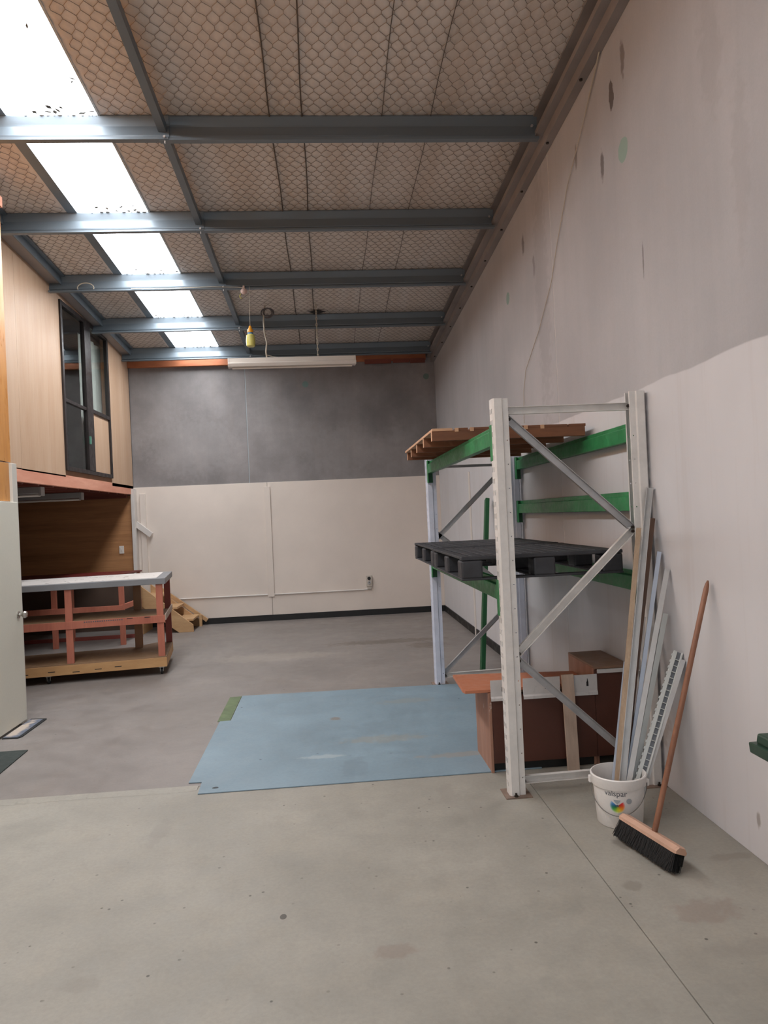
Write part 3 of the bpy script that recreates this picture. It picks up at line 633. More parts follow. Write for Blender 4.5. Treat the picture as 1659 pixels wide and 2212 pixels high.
# ------------------------------------------------------------------ pallet rack
rk = thing('pallet_rack', (1.4, 5.4, 0), 'tall white pallet rack with green beams against the right wall', 'rack')
PH = 2.245
def post(x0, sgn, y0, m, h=PH):
    """perforated face at x0, body running sgn in x; y0 = camera side"""
    mb = MB(); D = .088
    holes = []
    for i in range(int(h/.066)-1):
        z = .05+i*.066
        for u in (.010, .042): holes.append((u, u+.012, z, z+.028))
    mb.plate((x0, y0+.012, 0), (0, 1, 0), (0, 0, 1), D-.024, h, [(a, b, round(c, 4), round(d, 4)) for a, b, c, d in holes])
    for yy, s in ((y0, 1), (y0+D, -1)):
        X = lambda u: x0+sgn*u
        pts = [(x0, yy+s*.012), (X(.010), yy), (X(.052), yy), (X(.058), yy+s*.010), (X(.066), yy+s*.010)]
        vs = [(a, b, z) for z in (0, h) for a, b in pts]; n = len(pts)
        mb.add(vs, [(i, i+1, n+i+1, n+i) for i in range(n-1)])
        hs = [(.008, .0145, round(.10+i*.136, 4), round(.1065+i*.136, 4)) for i in range(int((h-.1)/.136))]
        mb.plate((X(.066), yy+s*.010, 0), (sgn, 0, 0), (0, 0, 1), .024, h, hs)
        mb.add([(X(.090), yy+s*.010, 0), (X(.090), yy+s*.022, 0), (X(.090), yy+s*.022, h), (X(.090), yy+s*.010, h)], [(0, 1, 2, 3)])
    p = mb.build('upright_post', m, rk, solid=.0022, recalc=False)
    bm = BX(min(x0-.03*sgn, x0+.12*sgn), min(1.860, max(x0-.03*sgn, x0+.12*sgn)), y0-.03, y0+D+.03, 0, .006).build('foot_plate', M['rust'], p)
    b2 = MB()
    for yy in (y0-.014, y0+D+.014): b2.lathe((x0+sgn*.03, yy, .006), [(0, .02), (.006, .02), (.006, .008), (.011, .008), (.011, 0), (0, 0)], 8)
    b2.build('anchor_bolt', M['bolt'], p, kind='stuff')
    return p
YF, YR = 4.00, 6.72
post(.957, 1, YF, M['white_metal']); post(1.848, -1, YF, M['white_metal'], 2.262)
post(.948, 1, YR, M['blue_white'], PH-.06); post(1.838, -1, YR, M['blue_white'], PH-.06)
def brace(a, b, y, m=M['brace'], w=.040, dz=.0):
    """small C channel in the frame plane"""
    a = Vector((a[0], y, a[1])); b = Vector((b[0], y, b[1]))
    d = (b-a).normalized(); n = Vector((0, -1, 0)); u = d.cross(n).normalized()
    mb = MB(); pts = [(-w/2, .012), (-w/2, -.012), (w/2, -.012), (w/2, .012)]
    vs = [p+u*q[0]-n*q[1]*1.0 for p in (a, b) for q in [(-w/2, -.013), (-w/2, .013), (w/2, .013), (w/2, -.013)]]
    mb.add(vs, [(0, 1, 5, 4), (1, 2, 6, 5), (2, 3, 7, 6)])
    o = mb.build('brace', m, rk, solid=.0028)
    bb_ = MB()
    for p in (a+d*.012, b-d*.012): bb_.lathe((p.x, y-.018, p.z), [(0, -.010), (.010, -.010), (.010, 0), (0, 0)], 6, axis='y')
    bb_.build('bolt', M['bolt'], o, kind='stuff')
for y, m_ in ((4.045, 0), (6.76, 1)):
    fx = (lambda x: x) if m_ == 0 else (lambda x: 2.795-x-.01)   # rear frame braces slope the other way
    brace((1.03, 2.178), (1.765, 2.180), y, M['white_metal']) if m_ == 0 else brace((1.02, 2.045), (1.765, 2.043), y, M['brace'], .022)
    hz = 0 if m_ == 0 else -.05
    brace((fx(1.045), 2.135+hz*1.6), (fx(1.755), 1.475+hz*2), y)
    brace((fx(1.755), 1.468+hz), (fx(1.04), .79+hz*-.3), y, M['white_metal'] if m_ == 0 else M['brace'])
    brace((fx(1.04), .765), (fx(1.765), .085), y)
    brace((1.035, .078), (1.765, .088), y, M['white_metal'])
def beam(xs_, z, m=M['green']):
    x0, x1 = xs_
    pf = [(-.024, 0), (.024, 0), (.024, .115), (-.0, .115), (-.0, .085), (-.024, .085)]
    b = MB().prof(pf, ((x0+x1)/2, 4.092, z), ((x0+x1)/2, 6.715, z)).build('beam', m, rk, bevel=.003)
    for y0 in (4.088, 6.712):
        BX(x0-.004, x0+.004 if x0 < 1.4 else x0+.004, y0-.045, y0+.012, z-.088, z+.118).build('connector', m, b, bevel=.002)
        BX(x0-.004, x1, y0-.003 if y0 < 5 else y0, y0 if y0 < 5 else y0+.003, z-.088, z+.118).build('connector', M['green_dark'], b)
    return b
beam((.958, 1.006), 1.985); beam((.958, 1.006), 1.10)
beam((1.798, 1.846), 1.985); beam((1.798, 1.846), 1.575); beam((1.798, 1.846), 1.10)
# loose green beam leaning behind the rack
gb = MB().bar((1.47, 7.07, .03), (1.80, 7.99, 1.74), .045, .062, up=(0, 1, 0)).build('loose_beam', M['green_dark'], loc=(1.47, 7.07, 0), bevel=.004, label='dark green loose beam leaning against the wall behind the rack', cat='beam')

# wooden pallet on top
wp = thing('wooden_pallet', (1.24, 5.7, 2.1), 'brown timber pallet lying on top beams of the rack', 'pallet')
for y, x0 in ((4.85, .735), (5.30, .74), (5.74, .745), (6.16, .75), (6.50, .755)):
    o = BX(x0, 1.80, y, y+.04, 2.102, 2.168).build('bearer', M['wood_brown'], wp, bevel=.002)
    BX(x0-.002, x0, y, y+.04, 2.102, 2.168).build('end_grain', M['wood_pale'], o)
x = .737; k = 0
for wdt, gap in ((.14, .022), (.085, .022), (.20, .012), (.16, .022), (.09, .022), (.165, .01), (.12, 0)):
    BX(x, x+wdt, 4.852, 6.54, 2.168, 2.186).build('deck_board', M['wood_pale'] if k == 0 else M['wood_brown'], wp, bevel=.002)
    x += wdt+gap; k += 1
mb = MB()
for xx in (.905, 1.01, 1.385, 1.50): mb.box(xx-.013, xx+.013, 4.846, 4.852, 2.160, 2.186)
mb.build('pale_notch', M['wood_pale'], wp, kind='stuff')

# two black plastic pallets
def plastic_pallet(x0, x1, y0, y1, label):
    o = thing('plastic_pallet', ((x0+x1)/2, (y0+y1)/2, 1.216), label, 'pallet', 'black plastic pallets on the lower beams')
    z0, z1 = 1.217, 1.355; t = .022
    # deck: rim + slats running away from the camera
    BX(x0, x1, y0, y0+.06, z1-t, z1).build('deck_rim', M['plastic_black'], o, bevel=.006)
    BX(x0, x1, y1-.06, y1, z1-t, z1).build('deck_rim', M['plastic_black'], o, bevel=.006)
    n = 13; pitch = (x1-x0)/n
    for i in range(n):
        BX(x0+i*pitch, x0+(i+1)*pitch-.018, y0+.055, y1-.055, z1-.015, z1+.001*(i % 3)).build('slat', M['plastic_black'], o, bevel=.003)
    mb = MB()
    for j in range(1, 6):
        y = y0+(y1-y0)*j/6; mb.box(x0+.01, x1-.01, y-.008, y+.008, z1-.02, z1-.003)
    mb.build('deck_rib', M['plastic_black'], o, kind='stuff')
    for bx, bw in ((x0, .125), ((x0+x1)/2-.055, .13), (x1-.125, .125)):
        for by, bl in ((y0, .13), ((y0+y1)/2-.065, .13), (y1-.13, .13)):
            BX(bx, bx+bw, by, by+bl, z0+.008, z1-t).build('block', M['plastic_black'], o, bevel=.012)
        BX(bx+.004, bx+bw-.004, y0, y1, z0, z0+.012).build('runner', M['plastic_black'], o, bevel=.003)
    for by in (y0+.003, y1-.10): BX(x0, x1, by, by+.09, z0, z0+.012).build('runner', M['plastic_black'], o, bevel=.003)
    return o
plastic_pallet(.757, 1.715, 4.10, 5.20, 'dusty black plastic pallet, nearer one on the lower beams')
plastic_pallet(.765, 1.715, 5.27, 6.38, 'black plastic pallet behind the nearer one on the rack')

# ------------------------------------------------------------------ cupboards in the rack's foot
c1 = thing('brown_cabinet', (1.26, 4.6, 0), 'low dark brown cabinet with scuffed side under terracotta lid', 'cabinet')
CX0, CX1, CY0, CY1 = .940, 1.615, 4.385, 4.80
BX(CX0, CX0+.018, CY0, CY1, 0.0, .490).build('side_panel', M['box_side'], c1, bevel=.002)
BX(CX1-.018, CX1, CY0+.022, CY1, 0.0, .490).build('side_panel', M['box_side'], c1, bevel=.002)
BX(CX0+.018, CX1, CY0+.004, CY0+.020, .055, .490).build('front_panel', M['box_front'], c1, bevel=.002)
BX(CX0+.018, CX1-.018, CY1-.018, CY1, .02, .490).build('back_panel', M['box_side'], c1)
BX(CX0+.018, CX1-.018, CY0+.03, CY0+.045, 0, .055).build('dark_gap_strip', M['black'], c1)  # black strip stands in for the dark void under the cabinet front
BX(CX0+.018, CX1-.018, CY0+.004, CY1-.018, .474, .490).build('top_panel', M['box_top'], c1)
c2 = thing('tall_brown_cabinet', (1.73, 4.6, 0), 'taller dark brown cabinet in the corner beside the right rack post', 'cabinet')
BX(1.617, 1.633, 4.409, 4.88, 0, .598).build('side_panel', M['box_side'], c2, bevel=.002)
BX(1.834, 1.850, 4.409, 4.88, 0, .598).build('side_panel', M['box_side'], c2, bevel=.002)
BX(1.617, 1.850, 4.391, 4.407, .055, .590).build('front_panel', M['box_front'], c2, bevel=.002)
BX(1.617, 1.850, 4.385, 4.88, .598, .612).build('top_panel', M['box_top'], c2, bevel=.002)
BX(1.633, 1.834, 4.86, 4.88, 0, .598).build('back_panel', M['box_side'], c2)
BX(1.633, 1.80, 4.381, 4.391, .572, .596).build('edge_strip', M['bracket'], c2)
ld = MB().poly([(.800, 4.40), (.79, 4.44), (.803, 4.86), (1.60, 4.75), (1.60, 4.44), (.98, 4.395)], 2, .493, .512)
ld = ld.build('cabinet_lid', M['terracotta'], loc=(1.15, 4.6, .492), bevel=.002, label='terracotta coloured board lying across the low cabinet', cat='board')
def bracket(x0, x1, lab, rot=False, ear=.02):
    o = thing('shelf_bracket', ((x0+x1)/2, 4.37, .446), lab, 'bracket', 'white metal brackets on the low cabinet')
    xc = (x0+x1)/2+ (x1-x0)*.12; z0, z1 = .446, .572
    hx = [(xc-.007, xc+.007, .50, .53)]
    us = [(xc-.007-x0, xc+.007-x0, round(.50-.472, 4), round(.528-.472, 4)), ]
    mb = MB().plate((x0, 4.372, .472), (1, 0, 0), (0, 0, 1), x1-x0, z1-.472, us)
    mb.add([(x0, 4.372, .472), (x1, 4.372, .472), (x1, 4.364, .462), (x0, 4.364, .462), (x0, 4.364, z0), (x1, 4.364, z0)], [(0, 1, 2, 3), (3, 2, 5, 4)])
    mb.build('plate', M['bracket'], o, solid=.003, recalc=False)
    MB().poly([(xc-.004, .528), (xc+.004, .528), (xc+.001, .548), (xc-.001, .548)], 1, 4.3695, 4.3705).build('slot_mark', M['black'], o)
    BX(xc-.009, xc+.009, 4.3745, 4.3755, .495, .532).build('slot_shadow', M['black'], o)
bracket(.952, 1.075, 'white metal bracket at the left corner of the low cabinet')
bracket(1.155, 1.388, 'wide white metal bracket in the middle of the low cabinet')
bracket(1.462, 1.624, 'white metal bracket right of the pale upright batten')
bt = MB().bar((1.440, 4.34, 0.0), (1.430, 4.352, .585), .075, .018, up=(0, 1, 0)).build('loose_batten', M['batten'], loc=(1.44, 4.34, 0), bevel=.002, label='pale upright batten leaning on the front of the brown cabinet', cat='batten')

# ------------------------------------------------------------------ blue sheet on the floor
bs = thing('blue_floor_sheet', (.05, 5.5, 0), 'large pale blue painted sheet lying flat on the floor', 'floor sheet')
MB().poly([(-.842, 4.395), (1.26, 4.40), (1.26, 6.70), (-.852, 6.765), (-.850, 5.952), (-.938, 5.948), (-.932, 4.592), (-.850, 4.586)], 2, .0006, .007).build('sheet', M['sheet_blue'], bs, bevel=.0015)
MB().poly([(-.958, 5.955), (-.856, 5.958), (-.858, 6.760), (-.962, 6.752)], 2, .0006, .004).build('patch', M['sheet_green'], bs, label='worn green corner patch')

# ------------------------------------------------------------------ benches
def rot_thing(name, loc, deg, *a, **k): return thing(name, loc, *a, rz=math.radians(deg), **k)
def LMB(o): m = MB(); m.M = WM[o.name]; return m
b1 = rot_thing('workbench', (-1.79, 7.975, 0), 8.0, 'grey-topped timber workbench on castors with salmon studs', 'workbench')
Lb = -2.5
LMB(b1).box(Lb, 0, -.004, .04, .088, .188).build('base_board', M['stud_beige'], b1, bevel=.002)
LMB(b1).box(-.04, .0, .04, .98, .088, .188).build('base_board', M['stud_beige'], b1, bevel=.002)
LMB(b1).box(Lb, -.04, .70, .74, .088, .188).build('base_board', M['stud_beige'], b1, bevel=.002)
LMB(b1).poly([(Lb, .0), (0, .0), (0, .98), (-.20, .98), (-.42, .76), (Lb, .76)], 2, .188, .202).build('deck', M['deck'], b1)
for xx in (-.085, -1.005, -1.9, Lb): LMB(b1).box(xx, xx+.07, .0, .042, .202, .980).build('leg', M['stud'], b1, bevel=.002)
LMB(b1).box(-.075, -.005, .935, .98, .202, .980).build('leg', M['stud_red'], b1, bevel=.002, label='dark red leg')
LMB(b1).box(-.40, -.315, .68, .725, .202, .980).build('leg', M['stud_brown'], b1, bevel=.002, label='brown pine leg')
LMB(b1).box(Lb, Lb+.07, .68, .725, .202, .980).build('leg', M['stud'], b1, bevel=.002)
LMB(b1).box(Lb, .0, -.012, .0, .565, .645).build('rail', M['stud'], b1, bevel=.002)
LMB(b1).box(-.0, .012, -.01, .98, .590, .655).build('rail', M['batten'], b1, bevel=.002, label='pale end rail')
LMB(b1).poly([(Lb, .0), (0, .0), (0, .6), (-.42, .76), (Lb, .76)], 2, .630, .644).build('shelf', M['deck'], b1)
tp = LMB(b1).box(Lb-.02, .02, -.02, 1.05, .980, 1.044).build('benchtop', M['grey_top'], b1, bevel=.004)
LMB(b1).box(Lb+.05, -.075, .055, .975, 1.044, 1.047).build('top_inlay', M['white_top'], tp, label='white laminate surface')
for xx, yy in ((-.06, .06), (-.06, .90), (-1.2, .06), (Lb+.08, .06), (Lb+.08, .66)):
    c = LMB(b1).box(xx-.03, xx+.03, yy-.03, yy+.03, .076, .088).box(xx-.018, xx-.014, yy-.02, yy+.02, .035, .078).box(xx+.014, xx+.018, yy-.02, yy+.02, .035, .078).build('castor', M['chrome'], b1)
    LMB(b1).lathe((xx, yy, .034), [(0, -.012), (.03, -.012), (.034, -.006), (.034, .006), (.03, .012), (0, .012)], 18, axis='x').build('wheel', M['rubber'], c, smooth=True)
mb = LMB(b1)
for xx in (-1.42, -1.16, -.92, -.70, -.50): mb.box(xx-.035, xx+.035, -.0048, -.0038, .118+.01*math.sin(xx*9), .126+.01*math.sin(xx*9))
for xx in (-.36, -.18): mb.box(xx-.03, xx+.03, -.0128, -.0118, .630, .637)
mb.build('stamp_mark', M['black'], b1, kind='stuff')
mb = LMB(b1); xq = -.82
while xq < -.44: mb.box(xq, xq+.012, -.0128, -.0118, .622, .634); xq += .022
mb.build('stamp_mark', M['ink'], b1, kind='stuff')

b2 = rot_thing('timber_workbench', (-2.80, 10.14, 0), 2.0, 'bare salmon timber bench frame standing behind the grey-topped workbench', 'workbench')
for xx in (-.085, -.97, -1.85): LMB(b2).box(xx, xx+.068, 0, .045, 0, .95).build('leg', M['stud'], b2, bevel=.002)
for xx in (.04, -.90, -1.85): LMB(b2).box(xx, xx+.04, .56, .63, 0, .95).build('leg', M['stud'], b2, bevel=.002)
LMB(b2).box(-1.9, -.03, -.04, .0, .47, .545).build('rail', M['stud'], b2, bevel=.002)
LMB(b2).bar((-.05, -.03, .515), (.07, .60, .53), .04, .07).build('rail', M['stud'], b2, bevel=.002)
LMB(b2).box(-1.9, .08, .60, .64, .0, .05).build('rail', M['stud_red'], b2, bevel=.002)
LMB(b2).poly([(-1.9, -.05), (-.02, -.05), (.10, .66), (-1.9, .66)], 2, .95, .972).build('top_board', M['redstrip'], b2, bevel=.003)

# stairs
st = thing('wooden_steps', (-2.4, 11.3, 0), 'small pale pine stair unit beside the back wall', 'steps')
MB().poly([(-2.80, .72), (-2.06, .105), (-2.055, .0), (-2.27, 0), (-2.80, .42)], 1, 10.98, 11.02).build('stringer', M['stairwood'], st, bevel=.003)
MB().poly([(-2.80, .70), (-2.08, .115), (-2.05, .0), (-2.20, 0), (-2.80, .45)], 1, 11.56, 11.60).build('stringer', M['stairwood'], st, bevel=.003)
for xa, xb, z in ((-2.345, -2.06, .19), (-2.58, -2.29, .375), (-2.83, -2.52, .56)):
    BX(xa, xb, 11.02, 11.56, z-.03, z+.002).build('tread', M['stairwood'], st, bevel=.003)
MB().bar((-2.64, 11.62, .60), (-1.955, 11.62, .075), .04, .055).build('side_rail', M['stairwood'], st, bevel=.003)
BX(-2.83, -2.79, 11.02, 11.56, .0, .53).build('riser', M['stairwood'], st)
BX(-2.06, -2.02, 11.50, 11.55, .0, .18).build('foot_block', M['stairwood'], st, bevel=.003)

# mats
m1 = MB().poly([(-2.606, 6.43), (-2.468, 6.41), (-2.462, 6.39), (-2.462, 5.90), (-2.482, 5.862), (-2.606, 5.868)], 2, .0005, .007).build('door_mat', M['rubber'], loc=(-2.53, 6.1, 0), bevel=.001, label='blue grey mat with a worn stripe by the cream door', cat='mat')
MB().poly([(-2.602, 6.40), (-2.49, 6.385), (-2.485, 5.90), (-2.50, 5.882), (-2.602, 5.886)], 2, .007, .009).build('pile', M['mat_blue'], m1, label='blue grey pile with pale wear')
MB().poly([(-2.60, 5.525), (-2.27, 5.525), (-2.255, 5.03), (-2.25, 4.7), (-2.60, 4.7)], 2, .0005, .008).build('rubber_mat', M['mat_green'], loc=(-2.4, 5.1, 0), bevel=.002, label='dark green rubber mat at the left edge of the floor', cat='mat')

# ------------------------------------------------------------------ pail with offcuts
pc_ = Vector((1.425, 3.60, 0)); PR0, PR1, PHt = .112, .130, .252
pl = thing('paint_pail', pc_, 'white plastic paint pail holding metal and timber offcuts', 'bucket')
def pr(z): return PR0+(PR1-PR0)*z/PHt
MB().lathe(pc_, [(0, .001), (PR0-.004, .001), (PR0, .006), (pr(.198), .198), (pr(.198)+.007, .1985), (pr(.20)+.009, .203), (pr(.23)+.009, .240), (PR1+.009, PHt-.004), (PR1+.006, PHt), (PR1+.001, PHt), (PR1-.001, PHt-.012), (pr(.19)-.003, .19), (PR0-.003, .008), (0, .008)], 56).build('bucket_body', M['pail'], pl, smooth=True)
th0 = math.atan2(-pc_.y, -pc_.x)
sd = Vector((math.cos(th0+math.pi/2), math.sin(th0+math.pi/2), 0)); fw = Vector((math.cos(th0), math.sin(th0), 0))
mb = MB(); pts = []
for t in np.linspace(0, math.pi, 27):
    zz = .205-.128*math.sin(t)**1.0; r = pr(max(.02, zz))+.012+.004*math.sin(t)
    a = math.cos(t)
    p = pc_+sd*(a*r)+fw*(math.sqrt(max(0, 1-a*a))*r); p.z = zz+.012*a; pts.append(p)
mb.tube(pts, .0022, 6); mb.build('wire_handle', M['wirebail'], pl)
mb = MB()
for s in (-1, 1):
    p = pc_+sd*s*(pr(.2)+.008); p.z = .208; mb.box(p.x-.012, p.x+.012, p.y-.012, p.y+.012, p.z-.018, p.z+.018)
mb.build('handle_lug', M['pail'], pl, kind='stuff', bevel=.004)
def wrap(s_, z, off, e): # surface coords -> world; s to the right as seen
    r = pr(z)+e; t = th0+off+s_/r
    return (pc_.x+r*math.cos(t), pc_.y+r*math.sin(t), z)
cv = bpy.data.curves.new('t', 'FONT'); cv.body = 'valspar'; cv.size = .040; cv.align_x = 'CENTER'; cv.space_character = 1.0
to = bpy.data.objects.new('t', cv); COL.objects.link(to); bpy.context.view_layer.update()
tm = bpy.data.meshes.new_from_object(to.evaluated_get(bpy.context.evaluated_depsgraph_get()))
bm = bmesh.new(); bm.from_mesh(tm); bmesh.ops.triangulate(bm, faces=bm.faces)
for _ in range(2): bmesh.ops.subdivide_edges(bm, edges=[e for e in bm.edges if abs(e.verts[0].co.x-e.verts[1].co.x) > .006], cuts=1)
bm.to_mesh(tm); bm.free()
mb = MB(); mb.add([wrap(v.co.x*1.0, .171+v.co.y, -.13, .0012) for v in tm.vertices], [tuple(p.vertices) for p in tm.polygons])
bpy.data.objects.remove(to)
mb.build('printed_word', M['ink'], pl, kind='stuff', recalc=False, label='dark grey lettering')
# colour wheel
cm = bpy.data.materials.new('colour_wheel_print'); cm.use_nodes = True
va_ = cm.node_tree.nodes.new('ShaderNodeVertexColor'); va_.layer_name = 'Col'; cm.node_tree.links.new(va_.outputs[0], cm.node_tree.nodes['Principled BSDF'].inputs['Base Color'])
hue = [(214, 40, 50), (226, 60, 36), (236, 112, 30), (244, 160, 40), (240, 206, 50), (206, 214, 50), (130, 186, 60), (50, 150, 70), (30, 120, 110), (44, 110, 170), (90, 150, 205)]
nA, nR = 44, 6; vs, cs, fs = [], [], []
for i in range(nA+1):
    t = math.radians(38)-i/nA*math.radians(256)
    q = i/nA*(len(hue)-1); k = min(int(q), len(hue)-2); ff = q-k
    hc = [hue[k][j]*(1-ff)+hue[k+1][j]*ff for j in range(3)]
    for j in range(nR+1):
        rr_ = .006+.032*j/nR; fade = max(0, (j/nR-.6)/.4)**1.3*.95; dark = .72+.28*min(1, j/nR*2)
        c = [hc[a]*dark*(1-fade)+222*fade for a in range(3)]
        vs.append(wrap(rr_*math.cos(t), .122+rr_*math.sin(t), -.08, .0011)); cs.append(lin(c))
        if i < nA and j < nR: a = i*(nR+1)+j; fs.append((a, a+1, a+nR+2, a+nR+1))
mb = MB(); mb.add(vs, fs); cwh = mb.build('colour_wheel', cm, pl, recalc=False, label='rainbow colour wheel print')
ca_ = cwh.data.color_attributes.new('Col', 'FLOAT_COLOR', 'POINT')
for i, c in enumerate(cs): ca_.data[i].color = c
def disc(s0, z0, r, off, m, name, e=.0013, n=24, y=1):
    mb = MB(); mb.add([wrap(s0, z0, off, e)]+[wrap(s0+r*math.cos(2*math.pi*k/n), z0+y*r*math.sin(2*math.pi*k/n), off, e) for k in range(n)], [(0, 1+k, 1+(k+1) % n) for k in range(n)])
    return mb.build(name, m, pl, recalc=False)
disc(0, .122, .006, -.08, M['ink'], 'wheel_hub', .0014)
disc(.058, .146, .014, -.08, M['ink_grey'], 'round_badge', .0012)
mb = MB(); mb.add([wrap(a, b, -.08, .0013) for a, b in ((-.018, .152), (.016, .152), (.010, .141), (-.001, .131), (-.012, .141))], [(0, 1, 2, 3, 4)]); mb.build('grey_wedge', M['ink_grey'], pl, recalc=False)
# drawn band of dirt is material only; offcuts:
def strip(name, b, t, w, d, m, label, kind='flat', up=(-.4, -1, 0), cat='offcut', group='offcuts standing in the paint pail'):
    b = Vector(b); t = Vector(t); mb = MB()
    if kind == 'flat': pf = [(-w/2, -d/2), (w/2, -d/2), (w/2, d/2), (-w/2, d/2)]
    elif kind == 'C': q = .0025; pf = [(-w/2, -d/2), (-w/2, d/2), (w/2, d/2), (w/2, -d/2), (w/2-q, -d/2), (w/2-q, d/2-q), (-w/2+q, d/2-q), (-w/2+q, -d/2)]
    elif kind == 'L': q = .003; pf = [(-w/2, -d/2), (-w/2, d/2), (w/2, d/2), (w/2, d/2-q), (-w/2+q, d/2-q), (-w/2+q, -d/2)]
    elif kind == 'R': pf = [(-w/2, -d/2), (-w*.12, -d/2), (-w*.12, -d/2+.003), (w*.12, -d/2+.003), (w*.12, -d/2), (w/2, -d/2), (w/2, d/2), (-w/2, d/2)]
    mb.prof(pf, b, t, up=up); 
    return mb.build(name, m, loc=b, label=label, cat=cat, group=group)
zb_ = .012
strip('timber_strip', (1.385, 3.585, zb_), (1.752, 3.955, 1.475), .026, .032, M['tan'], 'long tan edging strip leaning on the right rack post', 'R')
strip('metal_strip', (1.405, 3.57, zb_), (1.838, 3.975, 1.705), .034, .022, M['light_metal'], 'tallest pale steel channel standing in the pail', 'C', up=(.4, 1, 0))
strip('timber_strip', (1.43, 3.62, zb_), (1.842, 3.966, 1.528), .026, .012, M['brown_strip'], 'dark brown timber strip behind the tallest steel channel')
strip('metal_strip', (1.415, 3.60, zb_), (1.818, 3.972, 1.46), .018, .018, M['slate_metal'], 'dark grey steel strip beside the tallest channel', 'L')
strip('metal_strip', (1.43, 3.585, zb_), (1.842, 3.905, 1.34), .022, .022, M['blue_metal'], 'pale blue-grey square tube in the pail, second from the top right')
strip('metal_strip', (1.412, 3.55, zb_), (1.845, 3.825, 1.25), .026, .010, M['light_metal'], 'flat white steel strip crossing to the wall', 'flat')
strip('metal_strip', (1.445, 3.60, zb_), (1.846, 3.975, .90), .024, .010, M['slate_metal'], 'perforated grey angle among the offcuts', 'L')
strip('metal_strip', (1.46, 3.59, zb_), (1.842, 3.865, 1.0), .026, .018, M['galv'], 'dull grey steel channel right of the flat white strip', 'C')
strip('metal_strip', (1.44, 3.565, zb_), (1.80, 3.93, .67), .022, .016, M['light_metal'], 'short bright steel channel in front of the slotted track', 'C')
strip('metal_strip', (1.38, 3.62, zb_), (1.60, 3.86, .75), .020, .008, M['blue_metal'], 'short bluish strip left of the tan edging strip')
strip('metal_strip', (1.42, 3.63, zb_), (1.775, 3.985, .97), .016, .006, M['light_metal'], 'thin grey strip between the tall channel and white strip')
# slotted track: ladder of short teeth
tr = thing('slotted_track', (1.47, 3.58, zb_), 'galvanised slotted cable track, rightmost in the pail', 'offcut', 'offcuts standing in the paint pail')
A = Vector((1.455, 3.56, zb_)); B = Vector((1.845, 3.735, .812)); up_ = (-.5, -1, 0)
d_ = (B-A).normalized(); a_ = d_.cross(Vector(up_)).normalized(); n_ = a_.cross(d_).normalized()
MB().prof([(-.026, -.012), (.020, -.012), (.020, -.009), (-.026, -.009)], A, B, up=up_).build('track_web', M['slate_metal'], tr)  # web coloured darker to stand in for the shaded gaps between rungs
MB().prof([(-.028, -.012), (-.008, -.012), (-.008, .012), (-.028, .012)], A, B, up=up_).build('track_rail', M['galv'], tr, bevel=.002)
MB().prof([(.012, -.012), (.022, -.012), (.022, .010), (.012, .010)], A, B, up=up_).build('track_rail', M['galv'], tr, bevel=.002)
LT = (B-A).length
for i in range(26):
    t = .012+i*.034
    if t+.02 > LT: break
    p = A+d_*t+n_*.002
    MB().bar(p-a_*.010, p+a_*.013, .0035, .016, up=n_).build('track_rung', M['galv'], tr)
    q_ = A+d_*(t+.012)-a_*.030+n_*.004
    MB().bar(q_, q_+d_*.014, .006, .018, up=n_).build('track_tooth', M['galv'], tr)
strip('metal_strip', (1.485, 3.57, zb_), (1.850, 3.705, .775), .024, .014, M['light_metal'], 'pale steel channel along the right side of the slotted track', 'C')

# ------------------------------------------------------------------ broom
br = thing('push_broom', (1.44, 3.2, 0), 'push broom with black bristles and wooden handle leaning on the right wall', 'broom')
hb = Vector((1.428, 3.21, .105)); ht = Vector((1.843, 3.40, 1.225)); hd = (ht-hb).normalized()
MB().tube([hb-hd*.02, hb+hd*.4, hb+hd*.8, ht-hd*.05, ht-hd*.02, ht], [.0135, .0135, .0132, .013, .010, .004], 14).build('handle', M['broom_wood'], br, smooth=True)
e0 = Vector((1.375, 3.425, .092)); e1 = Vector((1.468, 3.035, .092)); ax = (e1-e0).normalized()
nz = (hd-ax*hd.dot(ax)).normalized(); sx = ax.cross(nz).normalized()
def BP(t, s, n): return e0+ax*t+sx*s+nz*n
Lh = (e1-e0).length; mb = MB()
sec = [(-.032, -.010), (.032, -.010), (.034, .004), (.018, .022), (-.018, .022), (-.034, .004)]
vs = []; secs = [(0, .86), (.012, 1), (Lh-.012, 1), (Lh, .86)]
for t, sc in secs: vs += [BP(t, a*sc, b*sc) for a, b in sec]
fs = [(i*6+k, i*6+(k+1) % 6, (i+1)*6+(k+1) % 6, (i+1)*6+k) for i in range(3) for k in range(6)]+[tuple(range(6)), tuple(range(23, 17, -1))]
mb.add(vs, fs); mb.build('broom_block', M['broom_block'], br)
mb = MB(); rb_ = random.Random(3)
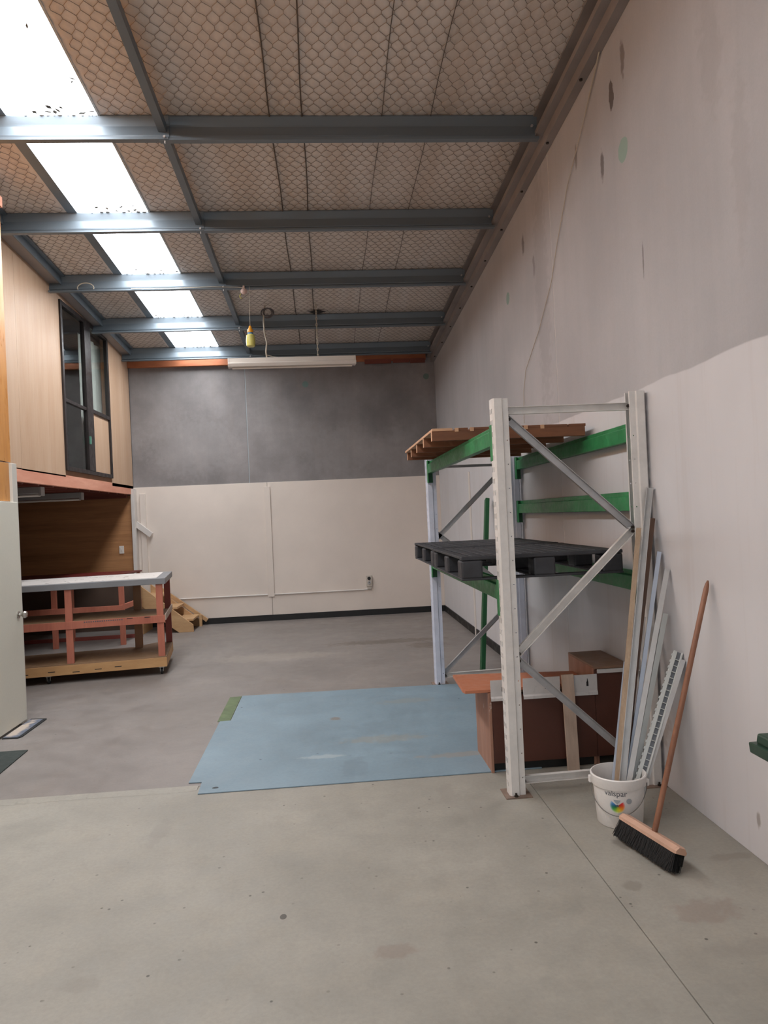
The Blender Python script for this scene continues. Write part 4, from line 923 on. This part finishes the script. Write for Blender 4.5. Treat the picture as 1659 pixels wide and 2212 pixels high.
for i in range(4200):
    t = rb_.uniform(.006, Lh-.006); s = rb_.uniform(-.028, .028); ln = rb_.uniform(.066, .084)
    p = BP(t, s, -.008); q = BP(t+rb_.uniform(-.018, .012), s*1.15, -.008-ln)+Vector((rb_.uniform(-.012, .003), 0, 0))
    if q.z < .002: q.z = .002+rb_.uniform(0, .003)
    w_ = ax*.0016; v_ = sx*.0012
    mb.add([p-w_, p+w_, q+w_*.8, q-w_*.8+v_], [(0, 1, 2, 3)])
mb.add([BP(t, s, n) for t in (.008, Lh-.008) for s, n in ((-.027, -.008), (.027, -.008), (.030, -.058), (-.032, -.058))], [(0, 1, 5, 4), (1, 2, 6, 5), (2, 3, 7, 6), (3, 0, 4, 7), (0, 3, 2, 1), (4, 5, 6, 7)])
mb.build('bristles', M['bristle'], br, recalc=False, kind='stuff')

# ------------------------------------------------------------------ wheelie bin at the right edge
wbn = thing('wheelie_bin', (1.40, 1.35, 0), 'dark green wheelie bin lid corner at the right picture edge', 'bin')
bx0, bx1, by0, by1 = 1.076, 1.63, 1.08, 1.822
def taper(i0, i1, z0, z1, x0, x1, y0, y1):
    return [(x0+i0, y0+i0, z0), (x1-i0, y0+i0, z0), (x1-i0, y1-i0, z0), (x0+i0, y1-i0, z0), (x0+i1, y0+i1, z1), (x1-i1, y0+i1, z1), (x1-i1, y1-i1, z1), (x0+i1, y1-i1, z1)]
QF = [(0, 3, 2, 1), (4, 5, 6, 7), (0, 1, 5, 4), (1, 2, 6, 5), (2, 3, 7, 6), (3, 0, 4, 7)]
MB().add(taper(.13, .085, .06, .955, bx0, bx1, by0, by1), QF).build('bin_body', M['bin_green'], wbn, bevel=.02)
MB().add(taper(.002, .0, .952, .980, bx0, bx1, by0, by1), QF).build('lid_rim', M['bin_green'], wbn, bevel=.004)
MB().add(taper(.013, .016, .980, 1.006, bx0, bx1, by0, by1), QF).build('lid', M['bin_green'], wbn, bevel=.005)
MB().tube([(bx0+.10, by0+.04, .99), (bx1-.10, by0+.04, .99)], .015, 10).build('handle_bar', M['bin_green'], wbn, smooth=True)
for xx in (bx0+.10, bx1-.13):
    MB().lathe((xx, by0+.16, .1), [(0, 0), (.09, 0), (.1, .01), (.1, .03), (.09, .04), (0, .04)], 24, axis='x').build('wheel', M['rubber'], wbn, smooth=True)
